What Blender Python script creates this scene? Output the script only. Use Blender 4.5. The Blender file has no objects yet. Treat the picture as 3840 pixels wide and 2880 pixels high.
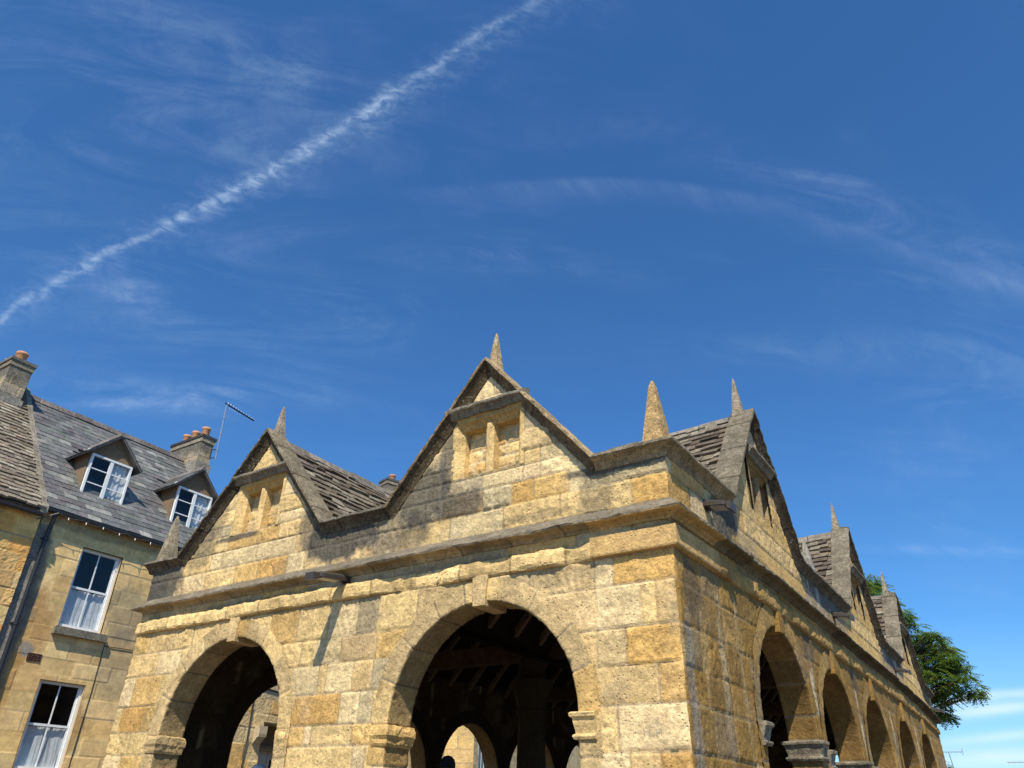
import bpy, math, random
import numpy as np
from mathutils import Vector, Matrix

random.seed(7)
scene = bpy.context.scene
COL = scene.collection

# ------------------------------------------------------------------ camera
YAW, PITCH, ROLL, FPX = -0.5947, 0.5288, 0.0246, 2757.96
CAMP = Vector((2.3137, -6.0195, 1.6))
cy_, sy_ = math.cos(YAW), math.sin(YAW); cp_, sp_ = math.cos(PITCH), math.sin(PITCH)
FWD = Vector((sy_*cp_, cy_*cp_, sp_)); R0 = Vector((cy_, -sy_, 0.0)); U0 = R0.cross(FWD)
cr_, sr_ = math.cos(ROLL), math.sin(ROLL)
RGT = cr_*R0 + sr_*U0; UPV = -sr_*R0 + cr_*U0
cam_d = bpy.data.cameras.new("camera"); cam = bpy.data.objects.new("camera", cam_d)
COL.objects.link(cam)
cam.matrix_world = Matrix(((RGT.x, UPV.x, -FWD.x, CAMP.x), (RGT.y, UPV.y, -FWD.y, CAMP.y), (RGT.z, UPV.z, -FWD.z, CAMP.z), (0, 0, 0, 1)))
cam_d.sensor_fit = 'HORIZONTAL'; cam_d.sensor_width = 36.0; cam_d.lens = 36.0*FPX/3840.0
cam_d.clip_start = 0.05; cam_d.clip_end = 3000
scene.camera = cam
scene.view_settings.view_transform = 'Standard'; scene.view_settings.look = 'None'
scene.view_settings.exposure = 0.40; scene.view_settings.gamma = 1.0

# ------------------------------------------------------------------ sun and sky
SUN = Vector((1.12, -2.15, 3.05)).normalized()
sd = bpy.data.lights.new("sun", 'SUN'); sd.energy = 4.9; sd.angle = math.radians(0.53); sd.color = (1.0, 0.92, 0.78)
so = bpy.data.objects.new("sun", sd); COL.objects.link(so)
so.rotation_euler = SUN.to_track_quat('Z', 'Y').to_euler()
SKY_STRENGTH = 0.082

world = bpy.data.worlds.new("World"); scene.world = world; world.use_nodes = True
class NT:
    def __init__(s, tree): s.t = tree; s.n = tree.nodes; s.l = tree.links
    def node(s, typ, **kw):
        n = s.n.new(typ)
        for k, v in kw.items(): setattr(n, k, v)
        return n
    def put(s, sock, v):
        if isinstance(v, bpy.types.NodeSocket): s.l.new(v, sock)
        else: sock.default_value = v
    def m(s, op, a, b=0.0, c=0.0, clamp=False):
        n = s.node('ShaderNodeMath', operation=op, use_clamp=clamp)
        s.put(n.inputs[0], a); s.put(n.inputs[1], b); s.put(n.inputs[2], c)
        return n.outputs[0]
    def add(s, a, b): return s.m('ADD', a, b)
    def sub(s, a, b): return s.m('SUBTRACT', a, b)
    def mul(s, a, b): return s.m('MULTIPLY', a, b)
    def div(s, a, b): return s.m('DIVIDE', a, b)
    def dot(s, a, b):
        n = s.node('ShaderNodeVectorMath', operation='DOT_PRODUCT'); s.put(n.inputs[0], a); s.put(n.inputs[1], b); return n.outputs['Value']
    def xyz(s, x, y, z=0.0):
        n = s.node('ShaderNodeCombineXYZ'); s.put(n.inputs[0], x); s.put(n.inputs[1], y); s.put(n.inputs[2], z); return n.outputs[0]
    def noise(s, vec, scale, detail=4.0, rough=0.55, dist=0.0):
        n = s.node('ShaderNodeTexNoise'); s.l.new(vec, n.inputs['Vector'])
        n.inputs['Scale'].default_value = scale; n.inputs['Detail'].default_value = detail
        n.inputs['Roughness'].default_value = rough; n.inputs['Distortion'].default_value = dist
        return n.outputs['Fac']
    def ramp(s, v, a, b, lo=0.0, hi=1.0):
        n = s.node('ShaderNodeMapRange', interpolation_type='SMOOTHSTEP'); s.put(n.inputs[0], v)
        n.inputs[1].default_value = a; n.inputs[2].default_value = b; n.inputs[3].default_value = lo; n.inputs[4].default_value = hi
        return n.outputs[0]
    def mix(s, f, a, b, mode='MIX'):
        n = s.node('ShaderNodeMix', data_type='RGBA', blend_type=mode); s.put(n.inputs['Factor'], f)
        s.put(n.inputs[6], a); s.put(n.inputs[7], b); return n.outputs[2]

def build_world():
    w = NT(world.node_tree); w.n.clear()
    out = w.node('ShaderNodeOutputWorld'); bg = w.node('ShaderNodeBackground')
    sky = w.node('ShaderNodeTexSky'); sky.sky_type = 'NISHITA'; sky.sun_disc = False
    sky.sun_elevation = math.asin(SUN.z); sky.sun_rotation = math.atan2(SUN.x, SUN.y)
    sky.altitude = 100; sky.air_density = 1.05; sky.dust_density = 0.35; sky.ozone_density = 2.6
    tc = w.node('ShaderNodeTexCoord'); d = tc.outputs['Generated']
    # cloud coordinates: a fixed tangent plane of the sky dome around one sky direction
    df = w.dot(d, tuple(FWD)); X = w.div(w.dot(d, tuple(RGT)), w.m('MAXIMUM', df, 0.05)); Y = w.div(w.dot(d, tuple(UPV)), w.m('MAXIMUM', df, 0.05))
    front = w.ramp(df, 0.1, 0.3)
    def ov(x, y): return ((x*1.736-1920)/FPX, (1440-y*1.736)/FPX)
    P = w.xyz(X, Y, 0.0)
    base_sky = w.mix(1.0, sky.outputs[0], (0.50, 1.0, 1.46, 1), 'MULTIPLY')
    dz = w.node('ShaderNodeSeparateXYZ'); w.l.new(d, dz.inputs[0])
    base_sky = w.mix(w.ramp(dz.outputs[2], -0.02, 0.22, 0.72, 0.0), base_sky, (4.7, 8.0, 11.5, 1.0))
    # vapour trail
    pts = [ov(*p) for p in [(-60, 735), (0, 690), (120, 603), (300, 515), (470, 432), (600, 368), (650, 335), (740, 275), (860, 195), (970, 105), (1060, 58), (1190, 0), (1330, -70)]]
    a = np.array(pts); x0, y0 = a[0]; dv = (a[-1]-a[0]); dv = dv/np.linalg.norm(dv)
    S_ = (a-a[0])@dv; T_ = (a-a[0])@np.array([-dv[1], dv[0]])
    co = np.polyfit(S_, T_, 4)
    s = w.add(w.mul(w.sub(X, float(x0)), float(dv[0])), w.mul(w.sub(Y, float(y0)), float(dv[1])))
    t = w.add(w.mul(w.sub(X, float(x0)), float(-dv[1])), w.mul(w.sub(Y, float(y0)), float(dv[0])))
    poly = float(co[0])
    for c in co[1:]: poly = w.add(w.mul(s, poly), float(c))
    e = w.sub(t, poly)
    st = w.xyz(s, e, 0.0)
    n1 = w.noise(st, 30.0, 3.0, 0.55, 0.2); n0 = w.noise(w.xyz(s, 0.0, 5.0), 6.0, 2.0); n2 = w.noise(w.xyz(w.add(w.mul(s, 1.0), w.mul(e, 0.7)), w.mul(e, 0.8), 0.0), 60.0, 7.0, 0.66, 0.6); n3 = w.noise(st, 9.0, 3.0)
    e2 = w.add(w.add(e, w.mul(w.sub(n1, 0.5), 0.022)), w.mul(w.sub(n0, 0.5), 0.009))
    def band(e_, wid):
        q = w.div(e_, wid); return w.m('EXPONENT', w.mul(w.mul(q, q), -1.0))
    core = band(e2, w.mul(w.ramp(s, 0.05, 0.6, 0.72, 1.05), w.add(0.0042, w.mul(w.ramp(n3, 0.3, 0.7), 0.0068)))); wide = band(w.add(e2, w.mul(w.ramp(s, 0.3, 0.8), 0.012)), 0.024)
    fade = w.mul(w.mul(w.ramp(s, 1.0, 1.12, 1.0, 0.0), w.ramp(s, 0.62, 0.95, 1.0, 0.40)), w.ramp(s, 0.05, 0.5, 0.66, 1.0))
    trail = w.add(w.mul(core, w.ramp(n2, 0.32, 0.70, 0.05, 0.42)), w.mul(wide, w.ramp(n2, 0.38, 0.74, 0.02, 0.20)))
    trail = w.mul(w.mul(trail, fade), w.ramp(n3, 0.25, 0.65, 0.55, 1.05))
    # second older trail
    pts = np.array([ov(*p) for p in [(800, 412), (1000, 405), (1400, 402), (1600, 418), (1800, 480), (2000, 555), (2212, 618)]])
    co = np.polyfit(pts[:, 0], pts[:, 1], 4); poly = float(co[0])
    for c in co[1:]: poly = w.add(w.mul(X, poly), float(c))
    e = w.sub(Y, poly)
    st2 = w.xyz(w.add(w.mul(X, 1.0), w.mul(e, 0.8)), e, 3.0)
    streak = w.noise(w.xyz(w.mul(w.add(X, w.mul(Y, 0.8)), 26.0), w.mul(Y, 5.0), 1.0), 1.0, 4.0, 0.6, 0.5)
    upper = w.ramp(e, -0.001, 0.010, 1.0, 0.0); lower = w.ramp(e, -0.055, 0.0, 0.0, 1.0)
    trail2 = w.mul(w.mul(w.mul(upper, w.m('POWER', lower, 2.0)), w.ramp(streak, 0.3, 0.8, 0.25, 1.0)), w.mul(w.mul(w.ramp(X, -0.19, -0.04), w.ramp(X, 0.72, 0.85, 1.0, 0.0)), w.ramp(w.noise(P, 4.0, 2.0), 0.3, 0.7, 0.04, 0.11)))
    # cirrus wisps
    wisp = w.noise(w.xyz(w.mul(w.sub(X, w.mul(Y, 0.25)), 3.2), w.mul(w.add(Y, w.mul(X, 0.12)), 13.0), 7.0), 1.0, 6.0, 0.62, 1.3)
    wisp2 = w.noise(P, 17.0, 6.0, 0.7, 1.0)
    wf = w.mul(w.ramp(wisp, 0.36, 0.78), w.ramp(wisp2, 0.25, 0.7, 0.35, 1.0))
    tot = w.mul(w.ramp(w.noise(P, 2.6, 3.0, 0.5, 0.8), 0.40, 0.75), w.mul(wf, 0.10))
    low_cl = 0.0
    for (bx, by, rx, ry, rot, amp) in [(330, 600, 130, 50, -.3, .26), (310, 655, 110, 34, .35, .26), (235, 845, 150, 34, .12, .5), (430, 856, 85, 22, -.12, .75), (250, 870, 130, 14, .05, .35),
                                       (1060, 555, 330, 34, .1, .2), (520, 130, 420, 130, .4, .2), (640, 160, 70, 60, .9, .22), (1900, 470, 330, 60, .4, .22), (2150, 600, 220, 26, .0, .3), (100, 300, 300, 200, .2, .10),
                                       (560, 330, 130, 50, .5, .18), (2060, 1190, 200, 10, .03, .35), (640, 690, 260, 60, -.1, .13), (1700, 760, 380, 46, .0, .12), (620, 850, 120, 18, .1, .24),
                                       (2180, 1500, 150, 10, -.10, .55), (2150, 1532, 170, 14, -.12, .75), (2190, 1588, 190, 12, -.10, .6), (2150, 1640, 260, 24, -.05, .8), (2080, 1512, 60, 8, -.25, .5)]:
        c = ov(bx, by); rx *= 1.736/FPX; ry *= 1.736/FPX
        dx = w.sub(X, c[0]); dy = w.sub(Y, c[1]); cr, sr = math.cos(-rot), math.sin(-rot)
        a_ = w.div(w.add(w.mul(dx, cr), w.mul(dy, sr)), rx); b_ = w.div(w.sub(w.mul(dy, cr), w.mul(dx, sr)), ry)
        g = w.m('EXPONENT', w.mul(w.add(w.mul(a_, a_), w.mul(b_, b_)), -1.0))
        if by < 1400: tot = w.add(tot, w.mul(g, w.mul(wf, amp*.8)))
        else: low_cl = w.add(low_cl, w.mul(g, w.ramp(wisp, 0.25, 0.7, 0.45*amp, 1.0*amp)))
    cl = w.mul(w.m('MINIMUM', w.add(w.add(trail, trail2), tot), 0.9), front)
    bc = w.mix(w.mul(cl, 1.0), base_sky, (5.8, 7.5, 9.6, 1.0))
    bc = w.mix(w.mul(w.m('MINIMUM', low_cl, 0.85), front), bc, (8.0, 9.6, 11.0, 1.0))
    # deepen slightly the saturated blue of a clear summer sky
    hs = w.node('ShaderNodeHueSaturation'); hs.inputs['Saturation'].default_value = 1.0; hs.inputs['Value'].default_value = 1.0
    w.l.new(bc, hs.inputs['Color'])
    w.l.new(hs.outputs[0], bg.inputs[0]); bg.inputs[1].default_value = SKY_STRENGTH
    w.l.new(bg.outputs[0], out.inputs[0])
build_world()

# ------------------------------------------------------------------ materials
MATS = {}
def attr_mat(name, grain=60.0, amt=0.25, bump=0.4, bscale=45.0, rough=0.92, pits=0.0, speck=0.0, speckcol=(0.6, 0.58, 0.52, 1), streak=0.0, spec=0.25, speck_scale=38.0):
    m = bpy.data.materials.new(name); m.use_nodes = True; w = NT(m.node_tree); w.n.clear()
    out = w.node('ShaderNodeOutputMaterial'); b = w.node('ShaderNodeBsdfPrincipled')
    at = w.node('ShaderNodeAttribute'); at.attribute_name = 'Col'
    g = w.node('ShaderNodeNewGeometry'); P = g.outputs['Position']
    n = w.noise(P, grain, 5.0, 0.7); n_lo = w.noise(P, 3.1, 4.0, 0.6, 0.5)
    n_md = w.noise(P, grain*0.33, 6.0, 0.75)
    f = w.mul(w.mul(w.ramp(n, 0.25, 0.75, 1.0-amt, 1.0+amt), w.ramp(n_lo, 0.25, 0.75, 1.0-amt*0.6, 1.0+amt*0.6)), w.ramp(n_md, 0.28, 0.72, 1.0-amt, 1.0+amt))
    vm = w.node('ShaderNodeVectorMath', operation='SCALE'); w.l.new(at.outputs['Color'], vm.inputs[0]); w.l.new(f, vm.inputs['Scale'])
    col = vm.outputs[0]
    h = w.noise(P, bscale, 6.0, 0.7)
    if streak:
        mp = w.node('ShaderNodeMapping'); w.l.new(P, mp.inputs[0]); mp.inputs['Scale'].default_value = (1.0, 1.0, 0.14)
        s1 = w.noise(mp.outputs[0], 9.0, 5.0, 0.65); col = w.mix(w.ramp(s1, 0.52, 0.8, 0.0, streak), col, (0.09, 0.085, 0.07, 1))
    if speck:
        n3 = w.noise(P, speck_scale, 3.0, 0.6); n4 = w.noise(P, 4.0, 3.0, 0.6)  # size and spread of the speck colour over the surface
        col = w.mix(w.mul(w.ramp(n3, 0.60, 0.70), w.ramp(n4, 0.42, 0.62, 0.15*speck, speck)), col, speckcol)
    if pits:
        v = w.node('ShaderNodeTexVoronoi'); w.l.new(P, v.inputs['Vector']); v.inputs['Scale'].default_value = 26.0; v.inputs['Randomness'].default_value = 1.0
        n5 = w.noise(P, 6.0, 2.0, 0.5)
        pm = w.mul(w.ramp(v.outputs['Distance'], 0.10, 0.26, 1.0, 0.0), w.ramp(n5, 0.45, 0.6))
        col = w.mix(w.mul(pm, pits), col, (0.10, 0.07, 0.04, 1)); h = w.sub(h, w.mul(pm, 0.9))
    bp = w.node('ShaderNodeBump'); bp.inputs['Strength'].default_value = bump; bp.inputs['Distance'].default_value = 0.02
    w.l.new(h, bp.inputs['Height']); w.l.new(bp.outputs[0], b.inputs['Normal'])
    w.put(b.inputs['Base Color'], col); b.inputs['Roughness'].default_value = rough; b.inputs['Specular IOR Level'].default_value = spec
    if name == 'leaf':
        tr = w.node('ShaderNodeBsdfTranslucent'); w.l.new(col, tr.inputs[0]); mx = w.node('ShaderNodeMixShader'); mx.inputs[0].default_value = 0.5
        w.l.new(b.outputs[0], mx.inputs[1]); w.l.new(tr.outputs[0], mx.inputs[2]); w.l.new(mx.outputs[0], out.inputs[0])
    else: w.l.new(b.outputs[0], out.inputs[0])
    MATS[name] = m; return m

def plain_mat(name, col, rough=0.6, metal=0.0, spec=0.5, nscale=30.0, namt=0.15, bump=0.1):
    m = bpy.data.materials.new(name); m.use_nodes = True; w = NT(m.node_tree)
    b = w.n['Principled BSDF']; g = w.node('ShaderNodeNewGeometry')
    n = w.noise(g.outputs['Position'], nscale, 5.0, 0.65)
    c = w.mix(w.ramp(n, 0.3, 0.75), tuple([x*(1-namt) for x in col])+(1,), tuple([min(1, x*(1+namt)) for x in col])+(1,))
    w.l.new(c, b.inputs['Base Color']); b.inputs['Roughness'].default_value = rough; b.inputs['Metallic'].default_value = metal
    b.inputs['Specular IOR Level'].default_value = spec
    bp = w.node('ShaderNodeBump'); bp.inputs['Strength'].default_value = bump; bp.inputs['Distance'].default_value = 0.01
    w.l.new(n, bp.inputs['Height']); w.l.new(bp.outputs[0], b.inputs['Normal'])
    MATS[name] = m; return m

attr_mat('limestone', grain=55, amt=0.24, bump=0.85, bscale=32, pits=0.4, spec=0.1)
attr_mat('weathered_stone', grain=55, amt=0.42, bump=1.0, bscale=45, pits=0.0, speck=0.7, spec=0.1)
attr_mat('smooth_ashlar', grain=40, amt=0.14, bump=0.2, bscale=50, spec=0.15)
attr_mat('slate', grain=14, amt=0.22, bump=0.2, bscale=30, rough=0.62, speck=0.35, speckcol=(.42, .43, .40, 1), spec=0.4, speck_scale=16)
attr_mat('stone_slate', grain=45, amt=0.35, bump=0.7, bscale=40, speck=0.6, speckcol=(.42, .40, .35, 1), spec=0.1)
attr_mat('timber', grain=30, amt=0.3, bump=0.4, bscale=30, spec=0.1)
attr_mat('leaf', grain=3, amt=0.25, bump=0.0, rough=0.5, spec=0.4)
plain_mat('white_paint', (0.74, 0.75, 0.74), 0.5, nscale=25, namt=0.12)
plain_mat('black_iron', (0.018, 0.018, 0.02), 0.4)
plain_mat('grey_plastic', (0.12, 0.12, 0.12), 0.5)
plain_mat('steel', (0.45, 0.47, 0.5), 0.35, metal=0.8)
plain_mat('terracotta', (0.50, 0.24, 0.11), 0.85, nscale=20, namt=0.2)
plain_mat('render_brown', (0.19, 0.13, 0.075), 0.95, nscale=22, namt=0.3, bump=0.4)
plain_mat('curtain_cloth', (0.58, 0.59, 0.61), 0.9, nscale=8, namt=0.12)
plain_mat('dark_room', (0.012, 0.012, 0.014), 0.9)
plain_mat('asphalt', (0.10, 0.098, 0.092), 0.9, nscale=40, namt=0.3, bump=0.4)
plain_mat('paving', (0.19, 0.16, 0.12), 0.9, nscale=8, namt=0.3, bump=0.3)
plain_mat('cobbles', (0.06, 0.052, 0.042), 0.9, nscale=18, namt=0.4, bump=0.6)
plain_mat('cream_paint', (0.42, 0.41, 0.34), 0.6)
plain_mat('dark_cloth', (0.015, 0.015, 0.018), 0.9)
plain_mat('white_cloth', (0.62, 0.62, 0.64), 0.9)
plain_mat('blue_cloth', (0.08, 0.11, 0.18), 0.9)
plain_mat('skin', (0.45, 0.26, 0.18), 0.6)
plain_mat('bark', (0.13, 0.10, 0.07), 0.95, nscale=20, namt=0.4, bump=0.6)
plain_mat('lamp_lens', (0.30, 0.28, 0.24), 0.35)
plain_mat('fixture_metal', (0.05, 0.042, 0.035), 0.5)
plain_mat('lead', (0.62, 0.62, 0.60), 0.6)
def glass_mat():
    m = bpy.data.materials.new('window_glass'); m.use_nodes = True; w = NT(m.node_tree); w.n.clear()
    o = w.node('ShaderNodeOutputMaterial'); t = w.node('ShaderNodeBsdfTransparent'); g = w.node('ShaderNodeBsdfGlossy')
    t.inputs[0].default_value = (0.9, 0.93, 0.93, 1); g.inputs['Roughness'].default_value = 0.03
    f = w.node('ShaderNodeLayerWeight'); f.inputs['Blend'].default_value = 0.5
    mx = w.node('ShaderNodeMixShader'); w.l.new(w.add(w.mul(w.m('POWER', f.outputs['Facing'], 5.0), 0.9), 0.05), mx.inputs[0]); w.l.new(t.outputs[0], mx.inputs[1]); w.l.new(g.outputs[0], mx.inputs[2])
    w.l.new(mx.outputs[0], o.inputs[0]); MATS['window_glass'] = m
glass_mat()

# ------------------------------------------------------------------ numpy noise
def _hash(ix, iy, seed):
    h = (ix.astype(np.int64)*374761393 + iy.astype(np.int64)*668265263 + seed*1274126177) & 0xffffffff
    h = ((h ^ (h >> 13))*1274126177) & 0xffffffff
    h = (h ^ (h >> 16)) & 0xffffffff
    return h/4294967295.0
def vnoise(x, y, seed=0):
    x = np.asarray(x, float); y = np.asarray(y, float); x, y = np.broadcast_arrays(x, y)
    ix = np.floor(x); iy = np.floor(y); fx = x-ix; fy = y-iy
    fx = fx*fx*(3-2*fx); fy = fy*fy*(3-2*fy)
    a = _hash(ix, iy, seed); b = _hash(ix+1, iy, seed); c = _hash(ix, iy+1, seed); d = _hash(ix+1, iy+1, seed)
    return (a+(b-a)*fx)+((c+(d-c)*fx)-(a+(b-a)*fx))*fy
def fbm(x, y, seed=0, o=4, g=0.5):
    s = 0; a = 1.0; t = 0
    for i in range(o):
        s = s+a*vnoise(x*2**i, y*2**i, seed+i*17); t += a; a *= g
    return s/t
def sstep(x, a, b):
    t = np.clip((x-a)/(b-a), 0, 1); return t*t*(3-2*t)

# ------------------------------------------------------------------ mesh helpers
class Buf:
    def __init__(s): s.v = []; s.f = []; s.c = []; s.n = 0; s.sm = []
    def verts(s, P, C):
        P = np.asarray(P, float).reshape(-1, 3); C = np.broadcast_to(np.asarray(C, float), (len(P), 3))
        s.v.append(P); s.c.append(C); b = s.n; s.n += len(P); return b
    def grid(s, P, C=(1, 1, 1), wrap=False, mask=None):
        P = np.asarray(P, float); n, m = P.shape[:2]
        C = np.asarray(C, float)
        if C.ndim == 1: C = np.broadcast_to(C, P.shape)
        b = s.verts(P.reshape(-1, 3), C.reshape(-1, 3))
        I, J = np.meshgrid(np.arange(n-1), np.arange(m if wrap else m-1), indexing='ij')
        J2 = (J+1) % m
        Q = np.stack([b+I*m+J, b+(I+1)*m+J, b+(I+1)*m+J2, b+I*m+J2], -1)
        if mask is not None: Q = Q[mask]
        Q = Q.reshape(-1, 4); s.f.append(Q)
    def poly(s, pts, C=(1, 1, 1)):
        b = s.verts(pts, C); k = len(pts)
        s.f.append(np.arange(b, b+k).reshape(1, k))
    def hexa(s, p8, C=(1, 1, 1)):
        b = s.verts(p8, C)
        s.f.append(b+np.array([[0, 3, 2, 1], [4, 5, 6, 7], [0, 1, 5, 4], [1, 2, 6, 5], [2, 3, 7, 6], [3, 0, 4, 7]]))
    def box(s, fr, s0, s1, p0, p1, z0, z1, C=(1, 1, 1)):
        L = fr.L
        s.hexa([L(s0, p0, z0), L(s1, p0, z0), L(s1, p1, z0), L(s0, p1, z0), L(s0, p0, z1), L(s1, p0, z1), L(s1, p1, z1), L(s0, p1, z1)], C)
    def loft(s, rings, C=(1, 1, 1), caps=True):
        P = np.asarray(rings, float); s.grid(P, C, wrap=True)
        if caps:
            c0 = C if np.ndim(C) == 1 else (1, 1, 1)
            if np.ndim(C) > 1: s.poly(P[0], np.asarray(C)[0]); s.poly(P[-1], np.asarray(C)[-1])
            else: s.poly(P[0][::-1], c0); s.poly(P[-1], c0)
    def tube(s, pts, r, C=(1, 1, 1), k=8):
        pts = [Vector(p) for p in pts]; rings = []
        rr = r if isinstance(r, (list, tuple)) else [r]*len(pts)
        for i, p in enumerate(pts):
            d = (pts[min(i+1, len(pts)-1)]-pts[max(i-1, 0)]).normalized()
            a = d.cross(Vector((0, 0, 1)) if abs(d.z) < 0.9 else Vector((1, 0, 0))).normalized(); b = d.cross(a)
            rings.append([tuple(p+rr[i]*(math.cos(2*math.pi*j/k)*a+math.sin(2*math.pi*j/k)*b)) for j in range(k)])
        s.loft(rings, C)
    def build(s, name, mat, parent=None, smooth=False, warp=None):
        V = np.concatenate(s.v); Cc = np.concatenate(s.c)
        if warp is not None: V = warp(V)
        faces = []
        for F in s.f: faces.extend(F.tolist())
        me = bpy.data.meshes.new(name); me.from_pydata(V.tolist(), [], faces)
        a = me.color_attributes.new('Col', 'FLOAT_COLOR', 'POINT')
        a.data.foreach_set('color', np.concatenate([Cc, np.ones((len(Cc), 1))], 1).ravel().astype(np.float32))
        if smooth: me.polygons.foreach_set('use_smooth', [True]*len(me.polygons))
        me.materials.append(MATS[mat]); me.update()
        o = bpy.data.objects.new(name, me); COL.objects.link(o)
        if parent is not None:
            o.parent = parent; o.matrix_parent_inverse = parent_inv(parent)
        return o
def world_mat(o):
    m = Matrix.LocRotScale(o.location, o.rotation_euler, o.scale)
    if o.parent: m = world_mat(o.parent) @ o.matrix_parent_inverse @ m
    return m
def parent_inv(p): return world_mat(p).inverted()

class Frame:
    def __init__(s, O, A, N): s.O = np.array(O, float); s.A = np.array(A, float); s.N = np.array(N, float)
    def L(s, a, p, z): return tuple(s.O + a*s.A + p*s.N + np.array([0, 0, z]))
    def LG(s, a, p, z):
        a, p, z = np.broadcast_arrays(np.asarray(a, float), p, z)
        return s.O + a[..., None]*s.A + p[..., None]*s.N + z[..., None]*np.array([0, 0, 1.0])

def empty(name, loc, label, cat, group=None):
    o = bpy.data.objects.new(name, None); COL.objects.link(o); o.location = loc; o.empty_display_size = 0.2
    o['label'] = label; o['category'] = cat
    if group: o['group'] = group
    return o
def tag(o, label, cat, group=None):
    o['label'] = label; o['category'] = cat
    if group: o['group'] = group
    return o

# ------------------------------------------------------------------ masonry
PALE = (.66, .50, .265); CREAM = (.65, .46, .205); WARM = (.59, .385, .145); ORANGE = (.56, .34, .115); GREY = (.46, .365, .205); DULL = (.54, .39, .19)
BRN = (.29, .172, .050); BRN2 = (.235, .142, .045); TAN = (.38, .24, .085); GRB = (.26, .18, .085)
FRONT_PAL = [PALE]*5+[CREAM]*5+[WARM]*1+[DULL]*2+[GREY]*1
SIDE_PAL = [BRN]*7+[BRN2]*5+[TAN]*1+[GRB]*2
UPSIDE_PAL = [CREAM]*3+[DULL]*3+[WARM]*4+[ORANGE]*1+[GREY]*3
class Masonry:
    def __init__(s, seed, jw=0.006, depth=0.013, wob=0.007, mortar=(.38, .29, .175), rough=0.004):
        s.b = []; s.seed = seed; s.r = random.Random(seed); s.jw = jw; s.depth = depth; s.wob = wob; s.mortar = mortar; s.rough = rough
        s.stains = []; s.streaks = []
    def block(s, u0, u1, z0, z1, col, proud=None, rough=None):
        s.b.append((u0, u1, z0, z1, col, s.r.uniform(-.004, .007) if proud is None else proud, rough if rough is not None else s.rough*s.r.uniform(.4, 1.6)))
    def row(s, u0, u1, z0, z1, pal, joints=None, cols=None, w=(.28, .75)):
        if joints is None:
            joints = []; u = u0+s.r.uniform(*w)*s.r.uniform(.4, 1)
            while u < u1-w[0]*.6: joints.append(u); u += s.r.uniform(*w)
        js = [u0]+[j for j in joints if u0 < j < u1]+[u1]
        for i in range(len(js)-1):
            c = cols[i] if cols and i < len(cols) and cols[i] is not None else s.r.choice(pal)
            k = s.r.uniform(.90, 1.10); c = tuple(x*k*s.r.uniform(.985, 1.015) for x in c)
            s.block(js[i], js[i+1], z0, z1, c)
    def rows(s, u0, u1, zs, pal, w=(.28, .75), spec=None):
        for i in range(len(zs)-1):
            sp = (spec or {}).get(i)
            s.row(u0, u1, zs[i+1], zs[i], pal, *(sp if sp else (None, None)), w=w)
    def eval(s, U, Z):
        sh = U.shape; U = U.ravel(); Z = Z.ravel()
        Uw = U+(fbm(U*7, Z*7, s.seed)-.5)*2*s.wob; Zw = Z+(fbm(U*6+9, Z*6, s.seed+3)-.5)*2*s.wob
        D = np.full(U.shape, -s.depth); C = np.tile(np.array(s.mortar), (len(U), 1))
        nr = fbm(U*22, Z*22, s.seed+5, 4, .6)-.5; nl = fbm(U*5, Z*5, s.seed+8, 3)-.5
        cn = fbm(U*9, Z*13, s.seed+11, 4, .55)-.5
        for (u0, u1, z0, z1, col, pr, ro) in s.b:
            m = np.nonzero((Uw > u0) & (Uw < u1) & (Zw > z0) & (Zw < z1))[0]
            if not len(m): continue
            u = Uw[m]; z = Zw[m]; e = np.minimum(np.minimum(u-u0, u1-u), np.minimum(z-z0, z1-z))
            k = sstep(e, s.jw*.5, s.jw*.5+.016)
            D[m] = -s.depth+k*(s.depth+pr)+k*(nr[m]*ro*5+nl[m]*ro*3)
            kk = sstep(e, s.jw*.3, s.jw*.3+.007)[:, None]
            c = np.array(col)*(1+cn[m]*.45)[:, None]
            # bedding bands
            band = fbm(u*1.5, z*34, s.seed+21+int(u0*7), 2)-.5
            c = c*(1+band*.16)[:, None]
            C[m] = np.array(s.mortar)*(1-kk)+c*kk
        C = C*(1+(fbm(U*.9+3, Z*1.2, s.seed+61, 3)-.5)*(.45 if s.depth > .005 else .15))[:, None]
        dirt = sstep(fbm(U*3.2, Z*3.2, s.seed+31, 5, .6), .52, .75)[:, None]*(.28 if s.depth > .005 else .12)
        C = C*(1-dirt)+np.array([.30, .26, .19])*dirt
        for (x, z, rx, rz, a, col) in s.stains:
            g = np.exp(-((U-x)/rx)**2-((Z-z)/rz)**2)
            n = fbm(U*4+x*3, Z*2.4, s.seed+41, 5, .62)
            n2 = fbm(U*18+x, Z*14, s.seed+43, 4, .6); k = np.clip(sstep(g*1.5+n*.9+n2*.45, 1.05, 1.5)*a*1.1, 0, .94)[:, None]
            C = C*(1-k)+np.array(col)*k*(1+cn[:, None]*.5)
        for (x, z0, z1, wd, a, col) in s.streaks:
            g = np.exp(-((U-x-(fbm(Z*3, x+Z*0, 5)-.5)*.08)/wd)**2)*sstep(Z, z0, z0+.25)*(1-sstep(Z, z1-.1, z1))
            k = np.clip(g*a*(.15+1.3*sstep(fbm(U*16, Z*3.5, s.seed+51, 4, .6), .38, .62)), 0, .9)[:, None]
            C = C*(1-k)+np.array(col)*k
        return D.reshape(sh), C.reshape(sh+(3,))

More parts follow.
